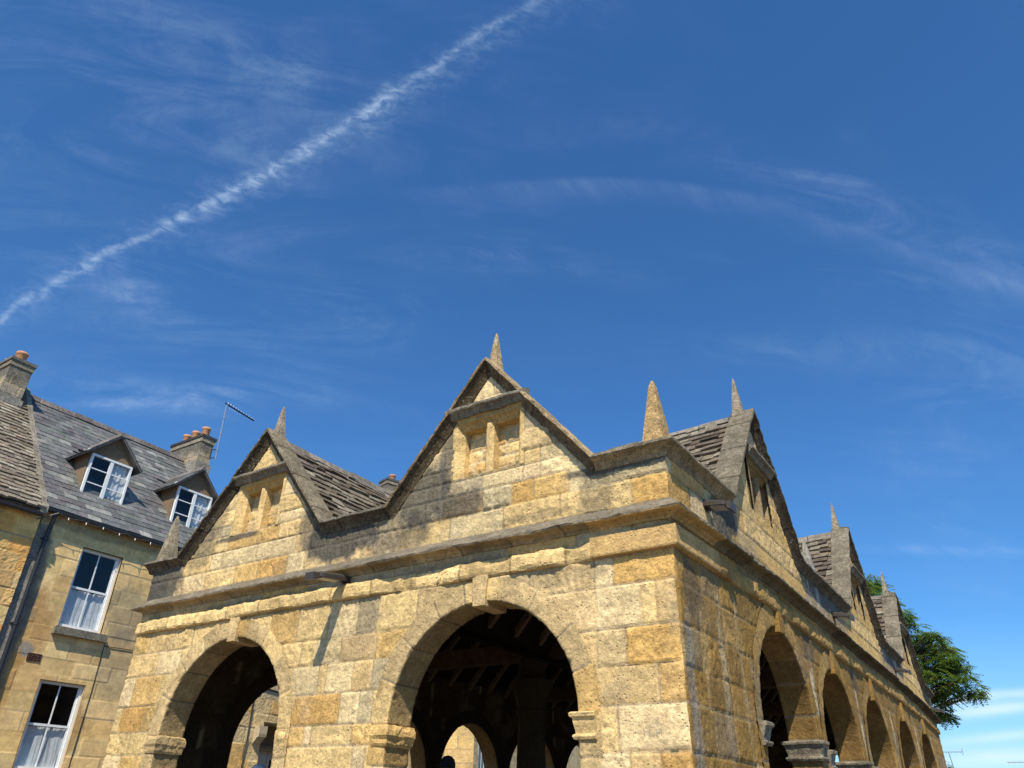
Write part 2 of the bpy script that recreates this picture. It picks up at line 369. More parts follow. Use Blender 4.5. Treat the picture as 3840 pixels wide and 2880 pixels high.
def wall_sheet(buf, fr, mas, u0, u1, z0, z1, st, keep=None, pbase=0.0, corner=None, cs=-1):
    nu = max(2, int((u1-u0)/st)+1); nz = max(2, int((z1-z0)/st)+1)
    U, Z = np.meshgrid(np.linspace(u0, u1, nu), np.linspace(z0, z1, nz), indexing='ij')
    D, C = mas.eval(U, Z)
    U2, Pn = U, pbase+D
    if corner is not None:
        d = np.abs(U-corner); e_ = .012+.035*sstep(fbm(Z*5, Z*0+2.2, 13, 4), .42, .75)+.02*fbm(Z*22, Z*0, 4, 2); t_ = np.clip((e_-d)/e_, 0, 1)**2*.42*e_
        U2 = U+np.sign(U-corner+1e-9)*t_; U2 = np.where(d < 1e-6, corner+cs*t_, U2); k = np.clip(d/.03, 0, 1); Pn = (pbase+D)*k-t_
    P = fr.LG(U2, Pn, Z)
    mask = None
    if keep is not None:
        Uc = (U[:-1, :-1]+U[1:, 1:])/2; Zc = (Z[:-1, :-1]+Z[1:, 1:])/2; mask = keep(Uc, Zc)
    buf.grid(P, C, mask=mask)

# ================================================================== MARKET HALL
W, LEN, TH, FLOOR = 8.0, 17.1, 0.34, 0.33
HF = Frame((0, 0, 0), (1, 0, 0), (0, -1, 0)); HS = Frame((0, 0, 0), (0, 1, 0), (1, 0, 0))
HW = Frame((-W, 0, 0), (0, 1, 0), (-1, 0, 0)); HN = Frame((0, LEN, 0), (1, 0, 0), (0, 1, 0))
HUMP = np.array([(-1, 0), (0, 0), (2.5, .08), (11, .06), (14.5, 0), (17.1, -.14), (18, -.2)])
def warp(V):
    V = V.copy(); h = np.interp(V[:, 1], HUMP[:, 0], HUMP[:, 1]); V[:, 2] += h*np.clip((V[:, 2]-3.45)/.3, 0, 1)*np.clip((V[:, 0]+3)/2.9, 0, 1); return V
hall = empty('market_hall', (-4, 8, 0), 'open arcaded golden stone market hall with steep gables, pinnacles and a dark timbered interior', 'market hall')
FA = [(-5.86, 2.34, 1.08), (-2.07, 2.34, 1.08)]
SA = [(3.05, 2.44, 1.08), (5.65, 2.36, 1.08), (8.4, 2.33, 1.08), (11.4, 2.30, 1.08), (14.2, 2.30, 1.08)]
WA = [(2.72, 2.3, 1.06), (5.12, 2.2, 1.0), (7.55, 2.2, 1.0), (9.95, 2.2, 1.0), (12.4, 2.2, 1.0), (14.9, 2.2, 1.0)]
NA = [(-5.86, 2.3, 1.05), (-2.07, 2.3, 1.05)]
def arch_keep(arches, r_extra=0.10):
    def k(U, Z):
        m = np.ones(U.shape, bool)
        for c, zs, r in arches:
            R_ = r+r_extra
            m &= ~(((Z < zs) & (np.abs(U-c) < R_)) | ((Z >= zs) & (np.hypot(U-c, Z-zs) < R_)))
        return m
    return k
FG = [(-5.9, 1.437, 6.33), (-2.07, 1.36, 6.27)]
SG = [(3.15, 1.45, 6.40), (9.05, 1.5, 6.52), (14.15, 1.45, 6.48)]
ZP = 4.67
BLACK = (.085, .08, .068)

mf = Masonry(11, depth=.010, jw=.005, rough=.005)
low = [1.85, 1.52, 1.2, .88, .58, .28, -.05]
mf.rows(-8.15, -5.86, [3.66, 3.38, 3.08, 2.71, 2.40, 2.14]+low, FRONT_PAL, spec={0: ([-7.66, -7.11, -6.7], [WARM, CREAM, CREAM, CREAM]), 1: ([-7.93, -7.37, -6.87], [CREAM, CREAM, PALE, CREAM]), 2: ([-7.76, -7.17], [PALE, WARM, CREAM]),
        3: ([-7.88, -7.35], [CREAM, ORANGE, WARM]), 4: ([-7.55, -7.2], [CREAM, CREAM]), 5: ([-7.65, -7.3], [PALE, WARM])})
mf.rows(-5.86, -2.07, [3.66, 3.26, 2.985, 2.675, 2.37, 2.165]+low, FRONT_PAL, spec={0: ([-5.2, -4.71, -4.2, -3.75, -3.45, -2.9], [CREAM, WARM, CREAM, PALE, GREY, CREAM, DULL]), 1: ([-4.92, -4.59, -4.35, -3.96, -3.43], [CREAM, CREAM, CREAM, PALE, DULL, WARM]),
        2: ([-4.69, -4.25, -4.13, -3.73, -3.45], [CREAM, PALE, CREAM, PALE, CREAM, GREY]), 3: ([-4.57, -3.86, -3.59, -3.4], [CREAM, ORANGE, PALE, GREY, CREAM]), 4: ([-4.76, -4.35, -4.23, -3.64, -3.3], [WARM, WARM, PALE, CREAM, WARM, CREAM]),
        5: ([-4.73, -4.57, -3.59, -3.42], [CREAM, CREAM, CREAM, PALE, CREAM]), 6: ([-4.4, -3.9], [CREAM, PALE, CREAM])})
mf.rows(-2.07, .02, [3.66, 3.39, 3.02, 2.705, 2.40, 2.05]+[1.78]+low[1:], FRONT_PAL, spec={0: ([-1.5, -1.0, -.79, -.6], [DULL, DULL, DULL, PALE, ORANGE]), 1: ([-1.3, -.8, -.35, -.21], [DULL, DULL, PALE, CREAM, CREAM]),
        2: ([-.8, -.51], [CREAM, DULL, ORANGE]), 3: ([-.82, -.23], [CREAM, CREAM, WARM]), 4: ([-.82, -.62], [CREAM, CREAM, PALE]), 5: ([-.82, -.53, -.27], [CREAM, PALE, CREAM, ORANGE])})
mf.rows(-8.15, .02, [4.1, 3.82, 3.66], [DULL, DULL, WARM, GREY], w=(.5, .9))
mf.rows(-8.15, -4.0, [6.6, 6.3, 6.02, 5.76, 5.5, 5.22, 4.98, 4.83, 4.61, 4.37, 4.1], [PALE, CREAM, DULL, CREAM, GREY, PALE], spec={7: ([-6.8, -6.4, -5.8, -5.38, -4.9], [DULL, CREAM, WARM, WARM, CREAM, DULL]),
        8: ([-7.3, -6.68, -6.45, -5.75, -5.01, -4.87, -4.45], [GREY, CREAM, PALE, PALE, PALE, CREAM, DULL]), 9: ([-7.4, -6.75, -6.11, -5.66, -5.11, -4.8, -4.41], [GREY, PALE, CREAM, WARM, ORANGE, PALE, DULL])})
mf.rows(-4.0, .02, [6.6, 6.3, 6.05, 5.78, 5.45, 5.22, 4.96, 4.80, 4.62, 4.38, 4.1], [PALE, DULL, CREAM, PALE, GREY, PALE], spec={6: ([-3.3, -2.69, -1.58, -1.38, -1.0], [GREY, DULL, CREAM, CREAM, PALE, PALE]), 7: ([-3.3, -2.69, -2.12, -1.59, -1.38, -.75], [DULL, PALE, GREY, PALE, PALE, PALE, DULL]),
        8: ([-3.6, -2.9, -2.66, -2.11, -1.73, -1.46, -1.04, -.55], [DULL, PALE, PALE, WARM, GREY, ORANGE, WARM, PALE, GREY]), 9: ([-3.65, -3.25, -2.53, -1.83, -1.15, -.37], [DULL, PALE, CREAM, PALE, CREAM, CREAM, ORANGE])})
mf.stains = [(x, z, a, b, s_, BLACK) for x, z, a, b, s_ in [(-7.75, 4.35, .5, .4, .8), (-6.95, 4.72, .3, .3, .55), (-4.2, 4.42, .65, .3, .85), (-4.75, 4.66, .28, .3, .6), (-2.95, 4.72, .4, .4, .8), (-3.3, 4.35, .5, .25, .6),
             (-2.42, 4.52, .35, .16, .75), (-2.62, 5.15, .12, .4, .7), (-.5, 4.55, .6, .07, .8), (-.75, 4.3, .2, .25, .5), (-6.2, 4.78, .4, .05, .8), (-1.45, 4.2, .5, .05, .4), (-6.75, 5.15, .2, .3, .4), (-1.2, 5.15, .12, .3, .4), (-3.62, 3.35, .16, .3, .12), (-7.9, 4.2, .4, .2, .6), (-5.1, 4.2, .3, .15, .3), (-1.3, 3.55, .6, .1, .3),
             (-5.3, 3.78, 1.5, .1, .35), (-2.6, 3.78, 1.5, .1, .35)]]
ms = Masonry(23, mortar=(.30, .22, .12), wob=.008, depth=.008, jw=.005)
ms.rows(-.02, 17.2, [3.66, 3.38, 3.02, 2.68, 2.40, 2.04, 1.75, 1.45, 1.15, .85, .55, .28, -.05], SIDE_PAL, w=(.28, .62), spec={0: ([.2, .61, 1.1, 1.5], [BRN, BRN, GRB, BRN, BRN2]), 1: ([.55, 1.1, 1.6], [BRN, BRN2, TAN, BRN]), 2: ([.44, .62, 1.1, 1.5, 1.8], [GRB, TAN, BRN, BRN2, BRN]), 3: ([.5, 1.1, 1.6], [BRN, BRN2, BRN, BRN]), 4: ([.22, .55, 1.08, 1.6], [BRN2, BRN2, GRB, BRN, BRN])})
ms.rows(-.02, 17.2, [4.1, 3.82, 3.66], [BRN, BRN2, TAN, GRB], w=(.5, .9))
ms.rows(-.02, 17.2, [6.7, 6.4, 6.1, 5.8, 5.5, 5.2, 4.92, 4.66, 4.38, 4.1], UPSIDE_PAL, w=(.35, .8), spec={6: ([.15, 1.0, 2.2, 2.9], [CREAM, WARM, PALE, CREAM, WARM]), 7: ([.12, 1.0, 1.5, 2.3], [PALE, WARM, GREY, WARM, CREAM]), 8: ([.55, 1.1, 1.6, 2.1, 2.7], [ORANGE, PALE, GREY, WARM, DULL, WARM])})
BLUEG = (.17, .17, .16)
ms.stains = [(1.45, 4.4, .35, .35, .8, BLACK), (1.75, 4.5, .3, .3, .9, BLACK), (5.9, 4.52, 1.3, .2, 1.3, BLACK), (6.1, 4.3, 1.3, .2, .5, BLUEG), (11.6, 4.52, 1.2, .2, 1.3, BLACK), (11.6, 4.3, 1.2, .2, .5, BLUEG), (16.4, 4.45, .6, .2, .7, BLACK),
             (.35, 3.35, .22, .3, .55, BLACK), (.15, 2.3, .10, .9, .5, (.28, .26, .22)), (4.4, 3.5, .3, .2, .5, BLACK), (7.1, 3.5, .3, .2, .5, BLACK), (1.0, 3.75, .9, .1, .5, BLACK), (3, 4.15, 2, .05, .5, BLACK)]
WHT = (.42, .32, .18)
ms.streaks = [(1.0, 2.2, 3.5, .06, .6, WHT), (.92, 2.1, 3.3, .05, .5, WHT), (1.5, 2.2, 3.6, .05, .5, WHT), (.5, 2.5, 3.3, .04, .35, WHT), (4.32, 2.3, 3.3, .07, 1.0, (.60, .50, .33)), (4.4, 2.9, 3.6, .05, .8, WHT), (7.02, 2.3, 3.4, .07, 1.0, (.60, .50, .33)), (9.9, 2.3, 3.4, .07, .8, (.60, .50, .33)), (12.8, 2.3, 3.4, .07, .9, (.60, .50, .33)),
              (5.1, 4.1, 4.7, .1, .7, (.5, .45, .34)), (5.6, 4.1, 4.7, .12, .6, (.42, .4, .32)), (2.0, 4.0, 4.9, .08, .5, (.45, .42, .35)), (10.8, 4.1, 4.7, .15, .6, (.45, .42, .33)), (12.1, 4.1, 4.7, .15, .6, (.45, .42, .33))]

# main wall sheets
b = Buf(); wall_sheet(b, HF, mf, -8.0, 0.0, FLOOR-.35, 4.06, .0155, arch_keep(FA), corner=0.0, cs=-1); b.build('front_wall', 'limestone', hall, smooth=True)
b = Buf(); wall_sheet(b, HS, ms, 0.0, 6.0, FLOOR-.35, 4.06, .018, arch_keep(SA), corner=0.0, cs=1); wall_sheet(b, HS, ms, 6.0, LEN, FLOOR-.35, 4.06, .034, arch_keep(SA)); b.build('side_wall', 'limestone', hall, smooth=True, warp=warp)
def win_hole(c):
    return lambda U, Z: ~((np.abs(U-c) < .465) & (Z > 4.825) & (Z < 5.575))
def gable_keep(c, hw, za):
    wh = win_hole(c)
    return lambda U, Z: (Z < ZP+(za-ZP)*(1-np.abs(U-c)/hw)-.09) & wh(U, Z)
for k_, (fr, gl, mas, u0, u1, st, wp) in enumerate([(HF, FG, mf, -8.0, 0.0, .0155, None), (HS, SG, ms, 0.0, LEN, .022, warp)]):
    b = Buf(); wall_sheet(b, fr, mas, u0, u1, 4.04, ZP-.06, st)
    wall_sheet(b, fr, mas, u0, u1, 4.04, ZP-.06, .2, pbase=-.19)
    b.build('parapet', 'limestone', hall, smooth=True, warp=wp)
def wall_coarse(fr, u0, u1, z0, z1, arches, name, p=0.0):
    b = Buf(); wall_sheet(b, fr, ms, u0, u1, z0, z1, .05, arch_keep(arches, .12), pbase=p); return b
# other outer walls and inner faces
wall_coarse(HW, 0, LEN, 0, 4.62, WA, 'w').build('rear_wall', 'limestone', hall, smooth=True)
wall_coarse(HN, -W, 0, 0, 4.62, NA, 'w').build('end_wall', 'limestone', hall, smooth=True)
b = Buf()
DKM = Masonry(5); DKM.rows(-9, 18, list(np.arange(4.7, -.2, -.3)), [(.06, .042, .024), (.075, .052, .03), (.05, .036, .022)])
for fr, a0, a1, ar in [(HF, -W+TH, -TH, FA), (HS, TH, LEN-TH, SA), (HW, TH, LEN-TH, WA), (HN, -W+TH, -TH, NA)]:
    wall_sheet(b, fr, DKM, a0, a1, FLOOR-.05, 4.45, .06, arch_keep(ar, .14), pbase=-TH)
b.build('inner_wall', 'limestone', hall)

def arch_ring(fr, c, zs, r, name_seed, st, pal, wp, key=True, keyh=.30, fine=True, zbot=FLOOR-.05, soffit=None):
    """voussoir ring with soffit and jambs as one swept, block-jointed surface"""
    rnd = random.Random(name_seed); b = Buf(); H = zs-zbot; arc = math.pi*r; T = 2*H+arc
    n = int(T/st)+1; s = np.linspace(0, T, n)
    js = [0]; cur = 0; cols = []
    while cur < T:
        if cur < H-.001: nx = min(H, cur+rnd.uniform(.24, .36)); nx = H if H-nx < .12 else nx
        elif cur < H+arc-.001: nx = min(H+arc, cur+arc/rnd.choice([9, 9, 8, 10])); nx = H+arc if H+arc-nx < .15 else nx
        else: nx = min(T, cur+rnd.uniform(.24, .36)); nx = T if T-nx < .12 else nx
        if nx >= T-.05: nx = T+.001
        k = rnd.uniform(.88, 1.1); cc = rnd.choice(pal); cols.append([q*k for q in cc]); js.append(nx); cur = nx
    idx = np.clip(np.searchsorted(js, s, side='right')-1, 0, len(cols)-1)
    js = np.array(js); e = np.minimum(s-js[idx], js[idx+1]-s); cols = np.array(cols)[idx]
    dep = TH+.01
    prof = [(.22, .012, 'f')]+[(q, .012, 'f') for q in np.linspace(.2, .02, 9)]+[(.008, .009, 'e'), (.001, .0, 'i')]+[(0, -q, 'i') for q in np.linspace(.015, dep, 16)]+[(.015, -dep-.005, 'b'), (.25, -dep-.005, 'b')]
    Th = np.clip((s-H)/r, 0, math.pi)
    P = np.zeros((n, len(prof), 3)); C = np.zeros((n, len(prof), 3))
    for j, (dr, p, ty) in enumerate(prof):
        al = p*1.0
        nz = (fbm(s*20, np.full(n, dr*20+p*20), 3, 4, .6)-.5)*.016+(fbm(s*5, np.full(n, dr*6+p*6), 9, 3)-.5)*.012
        g = sstep(e, .001, .014)*.010-.010+nz*(1.0 if fine else .6)
        R_ = r+dr; pp = np.full(n, p)
        if ty == 'f': pp = pp+g
        elif ty == 'e': pp = pp+g*.7; R_ = R_-g*.7+abs(nz)*1.5
        elif ty == 'i': R_ = R_-g
        x = np.where(s < H, -R_, np.where(s > H+arc, R_, -R_*np.cos(Th))); z = np.where(s < H, zbot+s, np.where(s > H+arc, zs-(s-H-arc), zs+R_*np.sin(Th)))
        P[:, j] = fr.LG(c+x, pp, z)
        cn = (fbm(s*9, np.full(n, dr*13+p*13), 7, 4)-.5)
        sh = 1.0; base = cols
        if soffit is not None and ty in 'ib': base = cols*.35+np.array(soffit)*.65  # soffit tint puts the shade under the arch into the stone colour
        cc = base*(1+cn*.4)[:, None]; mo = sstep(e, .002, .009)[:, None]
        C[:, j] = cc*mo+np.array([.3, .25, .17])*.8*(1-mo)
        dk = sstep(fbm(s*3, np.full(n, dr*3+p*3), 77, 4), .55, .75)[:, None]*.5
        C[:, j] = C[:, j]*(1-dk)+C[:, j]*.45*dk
        if ty == 'b' and p < -.1: C[:, j] = np.array([.045, .032, .02])  # back face painted near black for the unlit interior
        if ty in 'ib' and soffit is None: C[:, j] *= .62  # front arches: soffit colour dimmed, shade of the opening painted in
    b.grid(P, C)
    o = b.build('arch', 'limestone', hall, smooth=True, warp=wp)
    if key:
        k = Buf(); z0 = zs+r-.045; z1 = z0+keyh; w0, w1 = .075, .095; nn = 6
        rings = []
        for i in range(nn+1):
            t = i/nn; ww = w0+(w1-w0)*t; zz = z0+(z1-z0)*t; pf = .052-.02*abs(t-.4)
            rings.append([fr.L(c-ww, -dep, zz), fr.L(c-ww, pf-.01, zz), fr.L(c-ww+.012, pf, zz), fr.L(c+ww-.012, pf, zz), fr.L(c+ww, pf-.01, zz), fr.L(c+ww, -dep, zz)])
        k.loft(rings, pal[0]); k.build('keystone', 'limestone', o, warp=wp)
    return o
FRP = [DULL, DULL, CREAM, DULL, WARM]
def mould(fr, pts, prof, name, mat, parent, col, st=.03, amp=.006, seed=1, wp=None, z=0.0, closed_back=False, colfun=None):
    """sweep of a (outward, z) profile along plan points (s, p) in a frame, mitred at corners"""
    b = Buf(); pts = np.array(pts, float); seg = len(pts)-1; prof = np.array(prof, float)
    N = []
    for i in range(seg):
        d = pts[i+1]-pts[i]; d /= np.linalg.norm(d); N.append(np.array([-d[1], d[0]]))
    out = []; nrm = []; ua = []; acc = 0
    for i in range(seg):
        l = np.linalg.norm(pts[i+1]-pts[i]); m = max(1, int(l/st))
        for j in range(m+1):
            if j == m and i < seg-1: continue
            t = j/m; out.append(pts[i]*(1-t)+pts[i+1]*t)
            if j == 0 and i > 0: q = N[i-1]+N[i]; q = q/(1+N[i-1].dot(N[i]))
            else: q = N[i]
            nrm.append(q); ua.append(acc+l*t)
        acc += l
    out = np.array(out); nrm = np.array(nrm); ua = np.array(ua); k = len(prof)
    J = np.arange(k)[None, :]; UU = np.repeat(ua[:, None], k, 1)
    ero = (fbm(UU*9, J*.7+seed*3.3+UU*0, seed, 4, .6)-.5)*2*amp
    chip = sstep(fbm(UU*2.3, UU*0+seed, seed+9, 3), .58, .8)*amp*2.2
    o = prof[None, :, 0]+(ero-chip)*np.clip(prof[None, :, 0]/.04, 0, 1); zz = prof[None, :, 1]+z+ero*.6+(fbm(UU*.7, UU*0+3, seed+4, 2)-.5)*amp*1.5
    S = out[:, None, 0]+o*nrm[:, None, 0]; Pp = out[:, None, 1]+o*nrm[:, None, 1]
    C = np.array(col)[None, None, :]*(1+(fbm(UU*6, J*.9+UU*0, seed+5, 4)-.5)*.7)[..., None]
    if colfun is not None: C = colfun(C, S, Pp, UU, J)
    b.grid(fr.LG(S, Pp, zz), C)
    b.poly(fr.LG(S, Pp, zz)[0], C[0]); b.poly(fr.LG(S, Pp, zz)[-1][::-1], C[-1])
    return b.build(name, mat, parent, smooth=False, warp=wp)
imp_prof = [(.0, -.005), (.03, .0), (.04, .02), (.038, .035), (.02, .045), (.022, .07), (.034, .12), (.04, .15), (.045, .165), (.06, .175), (.062, .2), (.05, .212), (0, .215)]
for i, (c, zs, r) in enumerate(FA):
    o = arch_ring(HF, c, zs, r, 31+i*7, .014, FRP, None)
    for sgn in (-1, 1):
        e0 = r; pts = [(c+sgn*(e0+.18), .0), (c+sgn*e0, .0), (c+sgn*e0, -TH), (c+sgn*(e0+.18), -TH)]
        if sgn < 0: pts = pts
        else: pts = pts[::-1]
        # left jamb: solid lies at smaller s, outward = +s
        if i == 0 and sgn < 0: cc = DULL
        elif i == 1 and sgn < 0: cc = WARM
        else: cc = CREAM
        lump = [(0, .0), (.02, .005), (.03, .03), (.034, .07), (.046, .10), (.046, .15), (.040, .18), (.03, .195), (0, .20)]
        crisp = (i == 1 and sgn > 0)
        mould(HF, pts, imp_prof if crisp else lump, 'impost', 'limestone', o, cc, amp=.006 if crisp else .024, seed=3+i+sgn, z=zs-.19)
for i, (c, zs, r) in enumerate(SA):
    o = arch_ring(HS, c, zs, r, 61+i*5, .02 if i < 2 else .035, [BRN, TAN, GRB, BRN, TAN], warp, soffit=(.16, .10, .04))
    for sgn in (-1, 1):
        pts = [(c+sgn*(r+.16), .0), (c+sgn*r, .0), (c+sgn*r, -TH), (c+sgn*(r+.16), -TH)]
        if sgn > 0: pts = pts[::-1]
        mould(HS, pts, [(q[0]*1.3+.005, q[1]) for q in imp_prof], 'impost', 'weathered_stone', o, (.22, .19, .14), st=.04, amp=.009, seed=13+i+sgn, z=zs-.22)
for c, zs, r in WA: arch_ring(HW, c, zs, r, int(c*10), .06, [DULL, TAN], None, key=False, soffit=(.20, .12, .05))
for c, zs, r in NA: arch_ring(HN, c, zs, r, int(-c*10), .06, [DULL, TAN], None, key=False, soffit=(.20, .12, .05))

# world-plan moulding frame: s = x, p = -y so that loops around the building can be swept
HPLAN = Frame((0, 0, 0), (1, 0, 0), (0, -1, 0))
def newstone(C, S, Pp, UU, J):
    Y = -Pp; m = ((S > -.80) & (Y < .05)) | ((S > -.05) & (Y < 1.06)) ; k = m.astype(float)[..., None]
    cb = np.floor(UU/.62); hsh = (_hash(cb, cb*0, 5)[..., None]-.5)*.4
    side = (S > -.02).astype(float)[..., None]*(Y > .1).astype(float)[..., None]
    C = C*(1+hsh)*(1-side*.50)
    jn = (np.abs((UU/.62) % 1.0) < .03).astype(float)[..., None]*.5
    C = C*(1-jn)
    return C*(1-k)+np.array([.50, .325, .13])*k
def darklip(C, S, Pp, UU, J):
    top = (J >= 8).astype(float)[..., None]
    lich = np.array([.165, .14, .10])*(.7+.8*fbm(UU*8, J*1.0+UU*0, 3, 4)[..., None])
    C = newstone(C, S, Pp, UU, J); return C*(1-top)+lich*top
corn = [(-.02, 3.92), (.016, 3.925), (.026, 3.94), (.03, 3.95), (.055, 3.962), (.065, 3.97), (.12, 3.974), (.145, 3.98), (.152, 3.995), (.142, 4.012), (.07, 4.07), (.01, 4.12), (-.03, 4.125)]
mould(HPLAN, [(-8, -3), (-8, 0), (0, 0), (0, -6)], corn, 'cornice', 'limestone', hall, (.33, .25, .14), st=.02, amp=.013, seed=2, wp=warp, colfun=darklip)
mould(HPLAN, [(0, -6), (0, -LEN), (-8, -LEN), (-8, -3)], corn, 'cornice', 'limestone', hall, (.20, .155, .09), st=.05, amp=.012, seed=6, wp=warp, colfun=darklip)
bandp = [(-.02, 3.655), (.035, 3.66), (.05, 3.675), (.055, 3.70), (.055, 3.76), (.052, 3.79), (.035, 3.825), (-.02, 3.84)]
mould(HPLAN, [(-8, -3), (-8, 0), (-.8, 0)], bandp, 'string_course', 'limestone', hall, CREAM, st=.02, amp=.022, seed=8, wp=warp, colfun=newstone)
mould(HPLAN, [(-.8, 0), (0, 0), (0, -1.06)], [(-.02, 3.66), (.05, 3.665), (.055, 3.68), (.055, 3.85), (-.02, 3.865)], 'string_course', 'limestone', hall, (.52, .34, .14), st=.05, amp=.0015, seed=8, wp=warp)
mould(HPLAN, [(0, -1.06), (0, -LEN), (-8, -LEN), (-8, -3)], bandp, 'string_course', 'limestone', hall, TAN, st=.03, amp=.016, seed=12, wp=warp)

# coping path following parapet and gables
def coping_run(fr, pts, cap_in=.20, name='coping', parent=None, col=(.27, .22, .15), seed=1, wp=None, newc=None, ends=(None, None)):
    """pts: (s, z) line of the top front edge; profile is (outward p, t across)"""
    pr = np.array([(-.02, -.145), (.012, -.14), (.02, -.115), (.034, -.095), (.06, -.07), (.095, -.05), (.118, -.040), (.124, -.032), (.124, -.005), (.114, 0), (-.06, .008), (-cap_in, .0), (-cap_in-.01, -.02), (-cap_in-.01, -.145)])
    pts = np.array(pts, float); b = Buf(); seg = len(pts)-1; D = [(pts[i+1]-pts[i])/np.linalg.norm(pts[i+1]-pts[i]) for i in range(seg)]; Nn = [np.array([-d[1], d[0]]) for d in D]
    Nn = [n if n[1] > 0 else -n for n in Nn]
    out = []; nr = []; ua = []; acc = 0
    for i in range(seg):
        l = np.linalg.norm(pts[i+1]-pts[i]); m = max(1, int(l/.03))
        for j in range(m+1):
            if j == m and i < seg-1: continue
            t = j/m; out.append(pts[i]*(1-t)+pts[i+1]*t)
            q = Nn[i]
            if j == 0 and i > 0: q = (Nn[i-1]+Nn[i])/(1+Nn[i-1].dot(Nn[i]))
            if j == 0 and i == 0 and ends[0] is not None: q = (ends[0]+Nn[0])/(1+ends[0].dot(Nn[0]))
            if j == m and i == seg-1 and ends[1] is not None: q = (ends[1]+Nn[-1])/(1+ends[1].dot(Nn[-1]))
            nr.append(q); ua.append(acc+l*t)
        acc += l
    out = np.array(out); nr = np.array(nr); ua = np.array(ua); k = len(pr); UU = np.repeat(ua[:, None], k, 1); J = np.arange(k)[None, :]
    ero = (fbm(UU*10, J*.8+seed+UU*0, seed, 4, .6)-.5)*.022-sstep(fbm(UU*3.1, UU*0+seed, seed+2, 3), .6, .8)*.012
    jn = np.abs(((UU+.2*seed) % .72)-.36) < .012
    Pp = pr[None, :, 0]+ero-jn*.008; T = pr[None, :, 1]+ero*.8-jn*.008
    S = out[:, None, 0]+T*nr[:, None, 0]; Z = out[:, None, 1]+T*nr[:, None, 1]
    C = np.array(col)*(1+(fbm(UU*7, J*.9+UU*0, seed+5, 5, .6)-.5)*.9)[..., None]
    under = (J < 7).astype(float)[..., None]*.7; C = C*(1-under)+np.array([.09, .068, .042])*(.6+.8*fbm(UU*9, J+UU*0, 8, 3)[..., None])*under  # underside colour pulled to dark brown, painting in the undercut's shade
    if newc is not None: C = newc(C, S, UU, J)
    C = C*(1-.6*jn[..., None])
    G = fr.LG(S, Pp, Z); b.grid(G, C, wrap=True); b.poly(G[0], C[0]); b.poly(G[-1][::-1], C[-1])
    return b.build(name, 'weathered_stone', parent or hall, wp and False, warp=wp)
def nrm_of(a, b_):
    d = np.array(b_, float)-np.array(a, float); d /= np.linalg.norm(d); n = np.array([-d[1], d[0]]); return n if n[1] > 0 else -n
UP = np.array([0, 1.0])

def obelisk(fr, s, p, z0, w, h, parent, wp, col=(.34, .29, .20), tilt=(0, 0), rot=0.0, top=.17):
    b = Buf(); rings = []; n = 14
    for i in range(n+1):
        t = i/n; ww = w*(1-t*(1-top))/2
        if i == n: ww *= .45; t = 1.02
        ring = []
        for q in range(8):
            a = q*math.pi/4+rot
            rr = ww*(1.38 if q % 2 else 1.0)*(1+(random.random()-.5)*.05)
            ring.append(fr.L(s+rr*math.cos(a)+tilt[0]*t, p+rr*math.sin(a)+tilt[1]*t, z0+h*t))
        rings.append(ring)
    b.loft(rings, col); return b.build('pinnacle', 'weathered_stone', parent, warp=wp)

